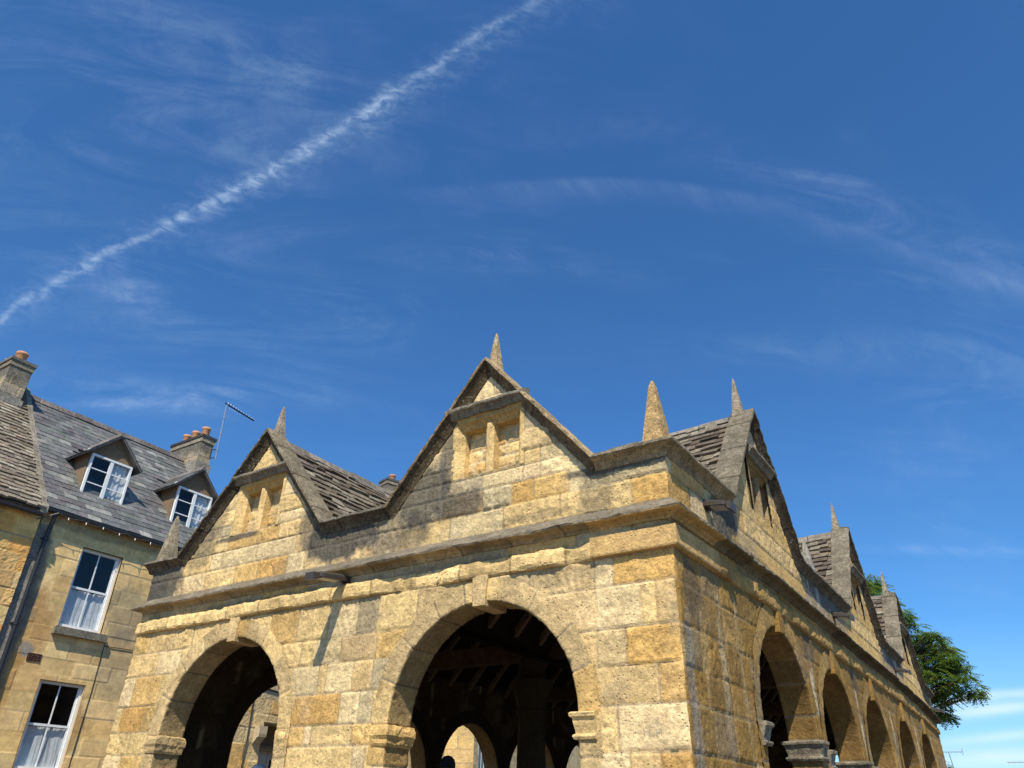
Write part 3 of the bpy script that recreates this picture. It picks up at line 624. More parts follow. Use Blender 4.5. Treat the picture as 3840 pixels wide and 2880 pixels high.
def gable_window(fr, c, parent, wp, deep, col, colj, seed):
    M = (lambda V: wp(V)) if wp else None
    z0, z1 = 4.82, 5.58
    for sg in (-1, 1):
        b = Buf()     # jamb, splayed
        zs_ = np.linspace(z0, z1-.03, 26); prof = [(.49, .004), (.44, .006), (.43, 0), (.375, -.075), (.37, -.085), (.37, -deep)]
        P = np.array([[fr.L(c+sg*(q[0]+(vnoise(z*14, q[0]*9, seed)-.5)*.008), q[1]+(vnoise(z*11, q[1]*30, seed+2)-.5)*.008, z) for q in prof] for z in zs_])
        Cc = np.array(colj)*(1+(fbm(zs_*8, zs_*0, seed)-.5)*.6)[:, None, None]*np.ones((1, len(prof), 1)); b.grid(P, Cc)
        b.build('window_jamb', 'limestone', parent, warp=M)
    b = Buf(); zs_ = np.linspace(z0, 5.44, 20); prof = [(-.055, -deep), (-.055, -.05), (-.02, -.015), (.02, -.015), (.055, -.05), (.055, -deep)]
    b.grid(np.array([[fr.L(c+q[0]+(vnoise(z*13, q[0]*9, seed+7)-.5)*.008, q[1]+(vnoise(z*9, q[1]*20, seed+9)-.5)*.006, z) for q in prof] for z in zs_]), np.array(colj)*.95)
    b.build('mullion', 'limestone', parent, warp=M)
    b = Buf(); ss = np.linspace(c-.47, c+.47, 30); prof = [(5.59, .035), (5.56, .03), (5.555, .015), (5.50, .008), (5.495, -.01), (5.44, -.05), (5.425, -.06), (5.42, -deep)]
    b.grid(np.array([[fr.L(s, q[1]+(vnoise(s*9, q[0]*40, seed)-.5)*.006, q[0]) for q in prof] for s in ss]), np.array(WARM)*(.8 if fr is HF else .4))  # side lintels dimmed most, shade below the hood put into the colour
    b.build('lintel', 'limestone', parent, warp=M)
    b = Buf(); prof = [(5.555, -.02), (5.56, .05), (5.58, .06), (5.60, .075), (5.62, .09), (5.63, .118), (5.643, .125), (5.672, .122), (5.72, .02), (5.735, -.02)]
    ss = np.linspace(c-.555, c+.535, 40)
    H = np.array([[fr.L(s, q[1]+(vnoise(s*11, q[0]*30, seed+3)-.5)*.012, q[0]+(vnoise(s*8, q[1]*9, seed+5)-.5)*.01) for q in prof] for s in ss])
    b.grid(H, col); b.poly(H[0], col); b.poly(H[-1][::-1], col)
    b.build('hood_mould', 'weathered_stone', parent, warp=M)
    mb = Masonry(seed+50, jw=.012, depth=.012, wob=.012, rough=.006, mortar=(.5, .42, .28)); mb.rows(c-.5, c+.5, [5.6, 5.35, 5.2, 5.06, 4.92, 4.78], [WARM, CREAM, CREAM, DULL] if fr is HF else [(.07, .055, .035), (.10, .08, .05)], w=(.2, .34))  # side infill painted very dark to stand for the shaded recess
    b = Buf(); wall_sheet(b, fr, mb, c-.38, c+.38, 4.8, 5.45, .015, pbase=-deep)
    b.build('blocked_light', 'limestone', parent, smooth=True, warp=M)
    b = Buf(); b.box(fr, c-.46, c+.46, -deep, -.005, 4.80, 4.823, (.3, .26, .18)); b.build('sill', 'weathered_stone', parent, warp=M)

for gi, (fr, gl, mas, st, wp) in enumerate([(HF, FG, mf, .0155, None), (HS, SG, ms, .024, warp)]):
    for j, (c, hw, za) in enumerate(gl):
        b = Buf(); kp = gable_keep(c, hw, za); wall_sheet(b, fr, mas, c-hw, c+hw, ZP-.06, za, st, kp)
        kp2 = (lambda c=c, hw=hw, za=za: (lambda U, Z: (Z < ZP+(za-ZP)*(1-np.abs(U-c)/hw)-.06)))()
        wall_sheet(b, fr, mas, c-hw, c+hw, ZP-.06, za, .06, kp2, pbase=-.19)
        g = b.build('gable', 'limestone', hall, smooth=True, warp=wp)
        cc = (.33, .245, .135) if (gi == 0 and j == 1) else (.20, .165, .11) if gi == 0 else (.165, .14, .10)
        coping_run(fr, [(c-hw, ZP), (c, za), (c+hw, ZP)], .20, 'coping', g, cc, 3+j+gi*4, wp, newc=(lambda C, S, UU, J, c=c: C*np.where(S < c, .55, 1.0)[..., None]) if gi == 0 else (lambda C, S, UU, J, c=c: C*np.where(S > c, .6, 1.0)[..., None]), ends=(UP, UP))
        obelisk(fr, c, -.1, za-.09, .145, .52 if gi == 0 else .60, g, wp, col=(.37, .275, .15) if gi == 0 and j == 1 else (.28, .235, .165), tilt=(.012*(j-1), 0), rot=.05)
        gable_window(fr, c-(.0 if gi == 0 else -.15), g, wp, .16 if gi == 0 else .32, (.20, .175, .13), CREAM if gi == 0 else (.30, .22, .12), 7+j+gi*3)  # side jambs toned darker too, recess shade in their colour
def cop_new(C, S, UU, J):
    k = ((S > -.75)).astype(float)[..., None]*.35; return C*(1-k)+np.array([.36, .26, .14])*k
foot = lambda g, sgn: (g[0]+sgn*g[1], ZP)
gs = lambda g, sgn: nrm_of((g[0]+sgn*g[1], ZP), (g[0], g[2]))
# front parapet copings
LEFTEND = [(-8.11, ZP), foot(FG[0], -1)]
coping_run(HF, [(-8.12, ZP), foot(FG[0], -1)], .3, 'parapet_coping', hall, (.2, .17, .13), 21, None, ends=(None, gs(FG[0], -1)))
coping_run(HF, [foot(FG[0], 1), foot(FG[1], -1)], .3, 'parapet_coping', hall, (.2, .175, .13), 22, None, ends=(gs(FG[0], 1), gs(FG[1], -1)))
# corner: one run that turns, swept in plan
cp = [(-.02, -.145), (.012, -.14), (.02, -.115), (.034, -.095), (.06, -.07), (.095, -.05), (.118, -.040), (.124, -.032), (.124, -.005), (.114, 0), (-.06, .008), (-.28, .0)]
def corncol(C, S, Pp, UU, J):
    top = (J >= 7).astype(float)[..., None]; und = 1-top
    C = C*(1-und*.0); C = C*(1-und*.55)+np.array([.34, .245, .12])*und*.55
    return C
mould(HPLAN, [(FG[1][0]+FG[1][1]-.02, 0), (0, 0), (0, -(SG[0][0]-SG[0][1]+.02))], cp, 'parapet_coping', 'weathered_stone', hall, (.26, .21, .14), st=.025, amp=.006, seed=31, z=ZP, wp=warp, colfun=corncol)
for a_, b_ in [(SG[0], SG[1]), (SG[1], SG[2])]:
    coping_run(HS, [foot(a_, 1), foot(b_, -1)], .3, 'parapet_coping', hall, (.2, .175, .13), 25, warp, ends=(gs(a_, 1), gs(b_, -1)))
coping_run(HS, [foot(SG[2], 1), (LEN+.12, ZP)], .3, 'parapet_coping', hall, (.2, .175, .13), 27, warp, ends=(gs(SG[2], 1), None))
mould(HPLAN, [(0, -LEN), (-8, -LEN), (-8, 0)], cp, 'parapet_coping', 'weathered_stone', hall, (.22, .19, .14), st=.2, amp=.006, seed=33, z=ZP)
obelisk(HF, -.12, -.13, ZP-.02, .25, .78, hall, None, col=(.40, .27, .12), rot=.04, top=.2)
obelisk(HF, -7.99, -.13, ZP-.02, .25, .78, hall, None, col=(.26, .22, .15), rot=.1)
obelisk(HS, 5.9, -.1, ZP-.02, .20, .70, hall, warp, col=(.32, .30, .25), rot=.1, tilt=(-.05, 0))
obelisk(HS, 11.5, -.1, ZP-.02, .20, .70, hall, warp, col=(.30, .28, .22), rot=.3, tilt=(-.04, 0))
obelisk(HS, LEN-.1, -.15, ZP-.1, .22, .5, hall, warp, col=(.30, .28, .22))

# roofs: stone slates
def slates(buf, O, A, B, la, lb, ex, wid, th, pal, rnd, rag=0.0, keep=None, dim=None, ex_end=None):
    O, A, B = [np.array(v, float) for v in (O, A, B)]; A /= np.linalg.norm(A); B /= np.linalg.norm(B); N = np.cross(A, B)
    if N[2] < 0: N = -N
    t = 0.0; j = 0
    while t < lb:
        e = ex if ex_end is None else ex+(ex_end-ex)*(t/lb)
        a = -rnd.uniform(0, wid*.5) if rag else (-wid/2 if j % 2 else 0.0)
        while a < la:
            ww = wid*rnd.uniform(.6, 1.45) if rag else wid
            a0, a1 = max(a, 0), min(a+ww-(.010 if not rag else .006), la); a += ww
            if a1-a0 < .02: continue
            if keep and not keep(O+A*(a0+a1)/2+B*t): continue
            tb = t+rnd.uniform(-rag, rag); t1 = min(t+e*1.7, lb+.03); h = th*rnd.uniform(.7, 1.35); k = rnd.uniform(.75, 1.2); c = np.array(rnd.choice(pal))*k
            r1, r2 = (rnd.uniform(-rag, rag)*.8, rnd.uniform(-rag, rag)*.8) if rag else (0, 0)
            p = [O+A*a0+B*(tb+r1)+N*h, O+A*a1+B*(tb+r2)+N*(h*rnd.uniform(.8, 1.1)), O+A*a1+B*t1+N*.004, O+A*a0+B*t1+N*.004]
            q = [O+A*a0+B*(tb+r1)-N*.004, O+A*a1+B*(tb+r2)-N*.004]
            b0 = buf.verts(np.array(p+q), c)
            buf.f.append(np.array([[b0, b0+1, b0+2, b0+3], [b0+4, b0+5, b0+1, b0]]))
            buf.f.append(np.array([[b0, b0+3, b0+4], [b0+1, b0+5, b0+2]]))
        t += e; j += 1
SLP = [(.12, .093, .068), (.15, .118, .082), (.09, .07, .052), (.18, .148, .105), (.13, .102, .08), (.23, .20, .15)]
rnd = random.Random(3)
SL = 1.13; zr = 6.17
def slope_len(hh): return math.hypot(hh, hh*SL)
b = Buf()
for xr in (-5.9, -2.07):
    for sg in (-1, 1):
        hw = 1.98 if not (xr == -5.9 and sg < 0) else 2.0
        B = (-sg, 0, SL); A = (0, 1, 0)
        near = (xr == -5.9 and sg > 0); zr = 6.17 if xr == -5.9 else 6.0
        slates(b, (xr+sg*hw, .19, zr-hw*SL), A, B, 6.28 if near else LEN-.5, slope_len(hw), .145 if near else .3, .21 if near else .6, .045, SLP, rnd, rag=.024 if near else .02)
        if near: slates(b, (xr+sg*hw, 6.45, zr-hw*SL), A, B, LEN-6.7, slope_len(hw), .3, .6, .03, SLP, rnd, rag=.02)
b.build('roof', 'stone_slate', hall)
def ridge(buf, p0, p1, side, col=(.19, .165, .13), r=.11, drop=.12):
    p0 = np.array(p0, float); p1 = np.array(p1, float); sd_ = np.array(side, float); L_ = np.linalg.norm(p1-p0); n = max(1, int(L_/.45)); rr = random.Random(9)
    for i in range(n):
        a = p0+(p1-p0)*(i/n); c_ = p0+(p1-p0)*((i+.97)/n); j = rr.uniform(-.008, .012); cc = np.array(col)*rr.uniform(.8, 1.3)
        for e_ in (0,):
            z = np.array([0, 0, 1.0])
            R_ = [[a+sd_*r-z*(drop-j), a+sd_*.03+z*(.035+j), a-sd_*.03+z*(.035+j), a-sd_*r-z*(drop-j)], [c_+sd_*r-z*(drop-j), c_+sd_*.03+z*(.035+j), c_-sd_*.03+z*(.035+j), c_-sd_*r-z*(drop-j)]]
            buf.loft(R_, cc)
zr = 6.17
b = Buf(); ridge(b, (-5.9, .19, 6.21), (-5.9, LEN-.3, 6.21), (1, 0, 0)); b.build('ridge', 'stone_slate', hall)
b = Buf(); ridge(b, (-2.07, .19, 6.02), (-2.07, LEN-.3, 6.02), (1, 0, 0)); b.build('ridge', 'stone_slate', hall)
for j, (c, hw, za) in enumerate(SG):
    b = Buf(); zc = za-.13
    for sg in (-1, 1):
        slates(b, (-.19, c+sg*(hw+.1), zc-(hw+.1)*1.13), (-1, 0, 0), (0, -sg, 1.13), 1.97, slope_len(hw+.1), .15, .2, .048, SLP, rnd, rag=.02)
    ridge(b, (-.19, c, zc+.03), (-2.1, c, zc+.03), (0, 1, 0))
    b.build('cross_roof', 'stone_slate', hall, warp=warp)
# roof boards (underside), rafters and beams
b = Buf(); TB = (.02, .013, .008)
for xr in (-5.9, -2.07):
    for sg in (-1, 1):
        b.poly([(xr, .2, 5.94), (xr+sg*2.0, .2, 5.94-2.0*SL), (xr+sg*2.0, LEN-.2, 5.94-2.0*SL), (xr, LEN-.2, 5.94)], TB)
b.build('roof_boards', 'timber', hall)
for xr in (-5.9, -2.07):
    for sg in (-1, 1):
        w_ = .045; pz = lambda x_: 5.93-abs(x_-xr)*SL; x1 = xr+sg*1.75; proto = None
        for q in range(24):
            y = .6+.68*q
            if proto is None:
                b = Buf(); b.hexa([(xr, y-w_, pz(xr)-.12), (x1, y-w_, pz(x1)-.12), (x1, y+w_, pz(x1)-.12), (xr, y+w_, pz(xr)-.12), (xr, y-w_, pz(xr)), (x1, y-w_, pz(x1)), (x1, y+w_, pz(x1)), (xr, y+w_, pz(xr))], (.20, .14, .085)); proto = b.build('rafter', 'timber', hall)
            else:
                o = proto.copy(); COL.objects.link(o); o.parent = hall; o.matrix_parent_inverse = parent_inv(hall); o.location = (0, .68*q, 0)
for (x0, y0, z0, x1, y1, z1, wd, hh) in [(-4.35, .3, 3.9, -4.35, LEN-.3, 3.9, .14, .26), (-7.66, 4.6, 3.75, -.34, 4.6, 3.75, .13, .26), (-7.66, 9.0, 3.75, -.34, 9.0, 3.75, .13, .26), (-7.66, 13.2, 3.75, -.34, 13.2, 3.75, .13, .26), (-5.9, .4, 4.9, -5.9, 16.8, 4.9, .08, .16), (-1.0, .3, 4.7, -1.0, 16.8, 4.7, .08, .16), (-3.1, .3, 4.75, -3.1, 16.8, 4.75, .08, .16)]:
    b = Buf(); d = Vector((x1-x0, y1-y0, 0)).normalized(); s_ = Vector((d.y, -d.x, 0))*wd
    r_ = lambda x, y, z: [(x-s_.x, y-s_.y, z), (x+s_.x, y+s_.y, z), (x+s_.x, y+s_.y, z+hh), (x-s_.x, y-s_.y, z+hh)]
    b.loft([r_(x0, y0, z0), r_(x1, y1, z1)], (.085, .052, .027)); b.build('beam', 'timber', hall)
for y in (4.6, 9.0, 13.2):
    b = Buf(); rings = []
    for z, r_ in [(FLOOR, .27), (.9, .25), (2.9, .21), (2.93, .24), (3.0, .25), (3.02, .22), (3.3, .30), (3.32, .34), (3.44, .34), (3.46, .22), (3.86, .22)]:
        rings.append([(-4.35+r_*math.cos(q*math.pi/4+.39), y+r_*math.sin(q*math.pi/4+.39), z) for q in range(8)])
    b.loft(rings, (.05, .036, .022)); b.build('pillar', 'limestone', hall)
b = Buf(); b.grid(np.array([[(x, y, FLOOR+.012*math.sin(x*9)*math.sin(y*8)) for y in np.linspace(.05, LEN-.05, 60)] for x in np.linspace(-W+.05, -.05, 30)]), (.1, .09, .07)); b.build('cobbled_floor', 'cobbles', hall)
b = Buf(); b.box(HF, -W-.25, .25, -LEN-.2, .25, -.1, FLOOR-.03, (.3, .25, .17)); b.build('plinth', 'paving', hall)
# carved initials: thin raised letters, the grooves' shade painted as a darker colour
cu = bpy.data.curves.new('carved_letters', 'FONT'); cu.body = 'I GH'; cu.size = .085; cu.extrude = .0012
MATS_c = plain_mat('carved_shadow', (.38, .31, .2), .95)
ob = bpy.data.objects.new('carved_letters', cu); COL.objects.link(ob); cu.materials.append(MATS_c); ob.parent = hall; ob.matrix_parent_inverse = parent_inv(hall)
ob.location = (-.40, -.0085, 2.155); ob.rotation_euler = (math.pi/2, 0, 0)
bpy.context.view_layer.update()
me_ = bpy.data.meshes.new_from_object(ob.evaluated_get(bpy.context.evaluated_depsgraph_get())); me_.materials.clear(); me_.materials.append(MATS_c)
o2 = bpy.data.objects.new('carved_initials', me_); COL.objects.link(o2); o2.location = ob.location; o2.rotation_euler = ob.rotation_euler; o2.parent = hall; o2.matrix_parent_inverse = parent_inv(hall); bpy.data.objects.remove(ob)

# ================================================================== FLOODLIGHTS
def floodlight(loc, ang, label, reach=.47, wid=.15, drop=.05):
    e = empty('floodlight', loc, label, 'floodlight', 'floodlights fixed along the market hall walls'); ca, sa = math.cos(ang), math.sin(ang)
    F_ = Frame(loc, (ca, sa, 0), (sa, -ca, 0))
    b = Buf(); rings = []
    for t, hw_, zt in [(0, .4, 0), (.15, .46, .01), (.6, .5, .005), (.88, .5, -.005), (.96, .42, -.02), (1.0, .28, -.04)]:
        p = t*reach; z = -drop*t
        rings.append([F_.L(-wid*hw_, p, z-.028), F_.L(wid*hw_, p, z-.028), F_.L(wid*hw_, p, z+.012+zt*.3), F_.L(wid*hw_*.6, p, z+.03+zt), F_.L(-wid*hw_*.6, p, z+.03+zt), F_.L(-wid*hw_, p, z+.012+zt*.3)])
    b.loft(rings); b.build('housing', 'fixture_metal', e)
    b = Buf(); rings = []
    for t in (.3, .9): rings.append([F_.L(-wid*.36, t*reach, -drop*t-.042), F_.L(wid*.36, t*reach, -drop*t-.042), F_.L(wid*.36, t*reach, -drop*t-.027), F_.L(-wid*.36, t*reach, -drop*t-.027)])
    b.loft(rings); b.build('lens', 'lamp_lens', e)
    b = Buf(); b.tube([F_.L(0, -.03, -.02), F_.L(0, .1, .0)], .02); b.box(F_, -.05, .05, -.01, .015, -.07, .05); b.build('bracket', 'fixture_metal', e)
    b = Buf(); rings = []
    for t in (0, 1): rings.append([F_.L(-wid*.45+t*wid*.9, reach*1.0, -drop-.06), F_.L(-wid*.45+t*wid*.9, reach*1.18, -drop-.08), F_.L(-wid*.45+t*wid*.9, reach*1.2, -drop-.0), F_.L(-wid*.45+t*wid*.9, reach*1.0, -drop+.0)])
    b.loft(rings); b.build('visor', 'fixture_metal', e)
    return e
floodlight((-4.0, 0.0, 3.90), 0, 'dark floodlight under the front cornice between the two big arches, with a long shadow')
for y, z, lb in [(.98, 4.36, 'dark floodlight above the side cornice nearest the corner pinnacle'), (6.5, 4.38, 'floodlight below the parapet between first and second side gable'), (11.9, 4.36, 'floodlight below the parapet between second and third side gable'), (16.75, 4.12, 'farthest floodlight, at the far end of the side cornice against the sky')]:
    floodlight((0.0, y, z), math.pi/2, lb, reach=.24, wid=.2, drop=.03)

# ================================================================== HOUSES ACROSS THE STREET
HB = Frame((-14, 0, 0), (0, 1, 0), (1, 0, 0))
def window_part(fr, parent, c, z0, z1, w, p=-.09, kind='sash', curtain=True, nv=1, nh=0, name='window', seed=1):
    """painted frame with panes; children: glass, curtain"""
    b = Buf(); s0, s1 = c-w/2, c+w/2; B_ = lambda a0, a1, q0, q1, h0, h1: b.box(fr, a0, a1, q0, q1, h0, h1)
    f = .045
    B_(s0, s0+f, p-.05, p+.02, z0, z1); B_(s1-f, s1, p-.05, p+.02, z0, z1); B_(s0+f, s1-f, p-.05, p+.018, z1-f, z1); B_(s0+f, s1-f, p-.05, p+.03, z0, z0+f*1.3)
    if kind == 'sash':
        zm = (z0+z1)/2
        B_(s0+f, s1-f, p-.03, p+.004, zm-.022, zm+.022)
        B_(c-.012, c+.012, p-.02, p-.002, z0+f, zm-.022); B_(c-.012, c+.012, p-.02, p-.002, zm+.022, z1-f)
        for a in (s0+f, s1-f-.03): B_(a, a+.03, p-.03, p+.0, z0+f, z1-f)
    else:
        B_(c-.04, c+.04, p-.03, p+.012, z0+f, z1-f)
        for k in (1, 2):
            zz = z0+(z1-z0)*k/3; B_(s0+f, c-.04, p-.02, p+.002, zz-.012, zz+.012); B_(c+.04, s1-f, p-.02, p+.002, zz-.012, zz+.012)
    o = b.build(name, 'white_paint', parent)
    g = Buf(); g.poly([fr.L(s0+f*.5, p-.012, z0+f*.5), fr.L(s1-f*.5, p-.012, z0+f*.5), fr.L(s1-f*.5, p-.012, z1-f*.5), fr.L(s0+f*.5, p-.012, z1-f*.5)]); g.build('glass', 'window_glass', o)
    if curtain:
        g = Buf(); rr = random.Random(seed)
        def cloth(a0, a1, h0, h1, amp, nfold, scal=0.0, gather=0.0):
            n = 40; U = np.linspace(0, 1, n)
            rows = []
            for t in np.linspace(0, 1, 8):
                z = h0+(h1-h0)*t; wav = (fbm(U*nfold*2.6+seed*3.1+.35*t, U*0+t*.8, seed, 3, .55)-.5)*amp*4.2
                zz = z+(scal*np.sin(U*3.14) if t == 0 else 0)
                sh = a0+(a1-a0)*(U+gather*(1-t)*.3*np.sin(U*3.1))
                rows.append(np.stack([fr.LG(sh[i], p-.055+wav[i]-.01*t, zz if np.ndim(zz) == 0 else zz[i]) for i in range(n)]))
            g.grid(np.array(rows), (.7, .7, .75))
        if kind == 'sash':
            zm = (z0+z1)/2; cloth(s0+.05, c+.03, z0+.02, zm-.03, .016, 2.2); cloth(c-.03, s1-.05, z0+.02, zm-.03, .016, 2.6, 0, .3)
        else: cloth(c+.03, s1-.05, z0+.02, z1-.05, .016, 5)
        g.build('curtain', 'curtain_cloth', o)
        # interior: an open-fronted dark box
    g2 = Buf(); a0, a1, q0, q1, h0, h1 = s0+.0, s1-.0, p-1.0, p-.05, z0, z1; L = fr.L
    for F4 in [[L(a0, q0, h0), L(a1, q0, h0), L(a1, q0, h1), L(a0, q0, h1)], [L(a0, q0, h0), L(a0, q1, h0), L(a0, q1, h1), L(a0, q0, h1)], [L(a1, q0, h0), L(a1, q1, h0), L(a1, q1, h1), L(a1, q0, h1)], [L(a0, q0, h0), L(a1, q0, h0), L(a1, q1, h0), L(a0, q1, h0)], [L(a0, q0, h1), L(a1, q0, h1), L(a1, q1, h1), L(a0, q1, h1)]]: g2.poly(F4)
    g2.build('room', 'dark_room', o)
    return o
def reveals(buf, fr, s0, s1, z0, z1, d, C):
    L = fr.L
    for F4 in [[L(s0, .004, z0), L(s0, -d, z0), L(s0, -d, z1), L(s0, .004, z1)], [L(s1, .004, z0), L(s1, -d, z0), L(s1, -d, z1), L(s1, .004, z1)], [L(s0, .004, z1), L(s1, .004, z1), L(s1, -d, z1), L(s0, -d, z1)], [L(s0, .004, z0), L(s1, .004, z0), L(s1, -d, z0), L(s0, -d, z0)]]: buf.poly(F4, C)
def holes(hs):
    def k(U, Z):
        m = np.ones(U.shape, bool)
        for s0, s1, z0, z1 in hs: m &= ~((U > s0) & (U < s1) & (Z > z0) & (Z < z1))
        return m
    return k
def chimney(parent, cx, cy, wx, wy, z0, z1, col, pots, base=None, capcol=(.05, .05, .052), seed=1, rot=0.0):
    F_ = Frame((cx, cy, 0), (math.cos(rot), math.sin(rot), 0), (math.sin(rot), -math.cos(rot), 0))
    b = Buf(); mm = Masonry(seed+90, wob=.006, rough=.0015, depth=.006); mm.rows(-9, 9, list(np.arange(z1+.2, z0-.4, -.27)), col, w=(.25, .5))
    mm.stains = [(0, z1-.2, 3, .25, .7, (.12, .11, .09))]
    for (A, N, hw, off) in [((1, 0), (0, -1), wx/2, wy/2), ((0, 1), (1, 0), wy/2, wx/2), ((-1, 0), (0, 1), wx/2, wy/2), ((0, -1), (-1, 0), wy/2, wx/2)]:
        ca, sa = math.cos(rot), math.sin(rot); rt = lambda v: (v[0]*ca-v[1]*sa, v[0]*sa+v[1]*ca, 0)
        wall_sheet(b, Frame((cx+rt(N)[0]*off, cy+rt(N)[1]*off, 0), rt(A), rt(N)), mm, -hw, hw, z0, z1, .04)
    o = b.build('chimney', 'weathered_stone', parent)
    b = Buf(); b.box(F_, -wx/2-.05, wx/2+.05, -wy/2-.05, wy/2+.05, z1-.002, z1+.075, capcol); b.box(F_, -wx/2-.025, wx/2+.025, -wy/2-.025, wy/2+.025, z1-.14, z1-.001, tuple(q*.8 for q in col[0])); b.build('chimney_cap', 'weathered_stone', o)
    if base:
        b = Buf(); b.box(F_, -wx/2-.05, wx/2+.05, -wy/2-.05, wy/2+.05, base[0], base[1], (.26, .24, .20)); b.build('chimney_base', 'weathered_stone', o)
    for (px, py, pr, ph) in pots:
        b = Buf(); rings = []
        for t, k in [(0, .92), (.1, 1.0), (.75, .95), (.8, 1.08), (.9, 1.1), (1.0, 1.04), (1.0, .8), (.6, .8)]:
            rings.append([F_.L(px+pr*k*math.cos(q*math.pi/8), py+pr*k*math.sin(q*math.pi/8), z1+.08+ph*t) for q in range(16)])
        b.loft(rings, (1, 1, 1)); b.build('chimney_pot', 'terracotta', o, smooth=True)
    return o
HPAL = [(.70, .49, .215), (.68, .475, .21), (.72, .52, .24), (.65, .455, .20), (.69, .465, .19)]
# ---- slate-roofed house with dormers
h2 = empty('slate_roofed_house', (-17, 3.2, 0), 'stone house with blue-grey slate roof, two dormers and white sash windows', 'house')
m2 = Masonry(71, jw=.003, depth=.002, wob=.003, rough=.0005, mortar=(.46, .34, .19))
m2.rows(.6, 6.0, [7.1, 6.75, 6.4, 6.05, 5.7, 5.35, 5.0, 4.7, 4.4, 4.1, 3.8, 3.45, 3.1, 2.75, 2.4, 2.05, 1.7, 1.3, .9, .5, 0], HPAL, w=(.45, 1.0))
m2.stains = [(1.15, 4.6, .5, .8, .6, (.42, .23, .08)), (1.0, 3.4, .35, .9, .6, (.40, .22, .07)), (3.1, 5.2, .5, .6, .5, (.2, .18, .13)), (3.3, 4.2, .5, .8, .4, (.24, .21, .15)), (.95, 5.2, .22, 1.6, .8, (.2, .18, .14)), (2.2, 6.72, 1.6, .12, .5, (.2, .17, .1)), (2.6, 2.9, .25, .5, .5, (.38, .22, .09)), (1.3, 4.2, .15, .15, .8, (.25, .23, .2)), (.9, 3.2, .25, 1.2, .6, (.22, .2, .15))]
hs = [(1.74, 2.67, 4.72, 6.37), (1.76, 2.69, 2.12, 3.70), (3.90, 4.83, 4.72, 6.37), (3.90, 4.83, 2.12, 3.70)]
b = Buf(); wall_sheet(b, HB, m2, .76, 5.75, 0, 6.98, .03, holes([(a+.0, c_, d-.0, e_) for a, c_, d, e_ in hs]))
for a, c_, d, e_ in hs: reveals(b, HB, a+.01, c_-.01, d+.01, e_-.01, .16, (.46, .36, .22))
b.poly([HB.L(5.72, 0, 0), HB.L(5.72, -7, 0), HB.L(5.72, -7, 6.9), HB.L(5.72, -3.4, 10.45), HB.L(5.72, 0, 6.9)], (.4, .32, .2))
b.box(HB, .78, 5.7, -7, -6.8, 0, 6.9, (.4, .32, .2)); b.build('wall', 'smooth_ashlar', h2)
for i, (a, c_, d, e_) in enumerate(hs):
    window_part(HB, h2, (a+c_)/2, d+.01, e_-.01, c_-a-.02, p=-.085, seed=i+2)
for i, zt in enumerate((4.70, 4.70)):
    b = Buf(); cx = (2.23, 4.4)[i]; b.box(HB, cx-.56, cx+.57, -.1, .11, zt-.14, zt, (.19, .175, .13)); b.box(HB, cx-.54, cx+.55, -.1, .09, zt-.001, zt+.012, (.25, .23, .18)); b.build('window_sill', 'weathered_stone', h2)
SLT = [(.115, .117, .116), (.135, .136, .132), (.10, .105, .102), (.125, .115, .118), (.145, .15, .136), (.115, .105, .105), (.20, .20, .18), (.125, .133, .118), (.088, .09, .09)]
ER = 1.12; rl = math.hypot(3.05, 3.05*ER)
b = Buf(); rnd = random.Random(5)
DORM = [(2.06, .6), (4.36, .6)]
def in_dormer(P):
    k = -14-P[0]
    for c, kf in DORM:
        if k > kf-.02 and abs(P[1]-c) < .42 and k < 1.75: return False
    return True
slates(b, (-13.86, .68, 6.93), (0, 1, 0), (-1, 0, ER), 5.1, rl+.1, .185, .31, .02, SLT, rnd, keep=in_dormer)
for P in ([(-13.87, .68, 6.90), (-13.87, 5.76, 6.90), (-17.02, 5.76, 10.43), (-17.02, .68, 10.43)], [(-20.2, .68, 6.9), (-20.2, 5.76, 6.9), (-17.02, 5.76, 10.43), (-17.02, .68, 10.43)]): b.poly(P, (.08, .08, .09))
rf = b.build('roof', 'slate', h2)
b = Buf(); ridge(b, (-17.0, .5, 10.50), (-17.0, 5.2, 10.50), (1, 0, 0), (.15, .13, .12)); b.build('ridge', 'weathered_stone', rf)
chimney(rf, -17.05, 5.42, 1.5, .40, 9.6, 11.07, [(.34, .29, .20), (.38, .32, .22), (.30, .26, .19)], [(-.42, 0, .115, .32), (.02, 0, .115, .33), (.50, 0, .12, .34)], base=(9.3, 10.28), seed=3)
b = Buf()   # raking verge stones at the far end and lead flashings
b.hexa([(-17.0, 5.72, 10.46), (-13.85, 5.72, 6.93), (-13.85, 5.9, 6.93), (-17.0, 5.9, 10.46), (-17.0, 5.72, 10.56), (-13.85, 5.72, 7.03), (-13.85, 5.9, 7.03), (-17.0, 5.9, 10.56)], (.42, .38, .30)); b.build('verge', 'weathered_stone', rf)
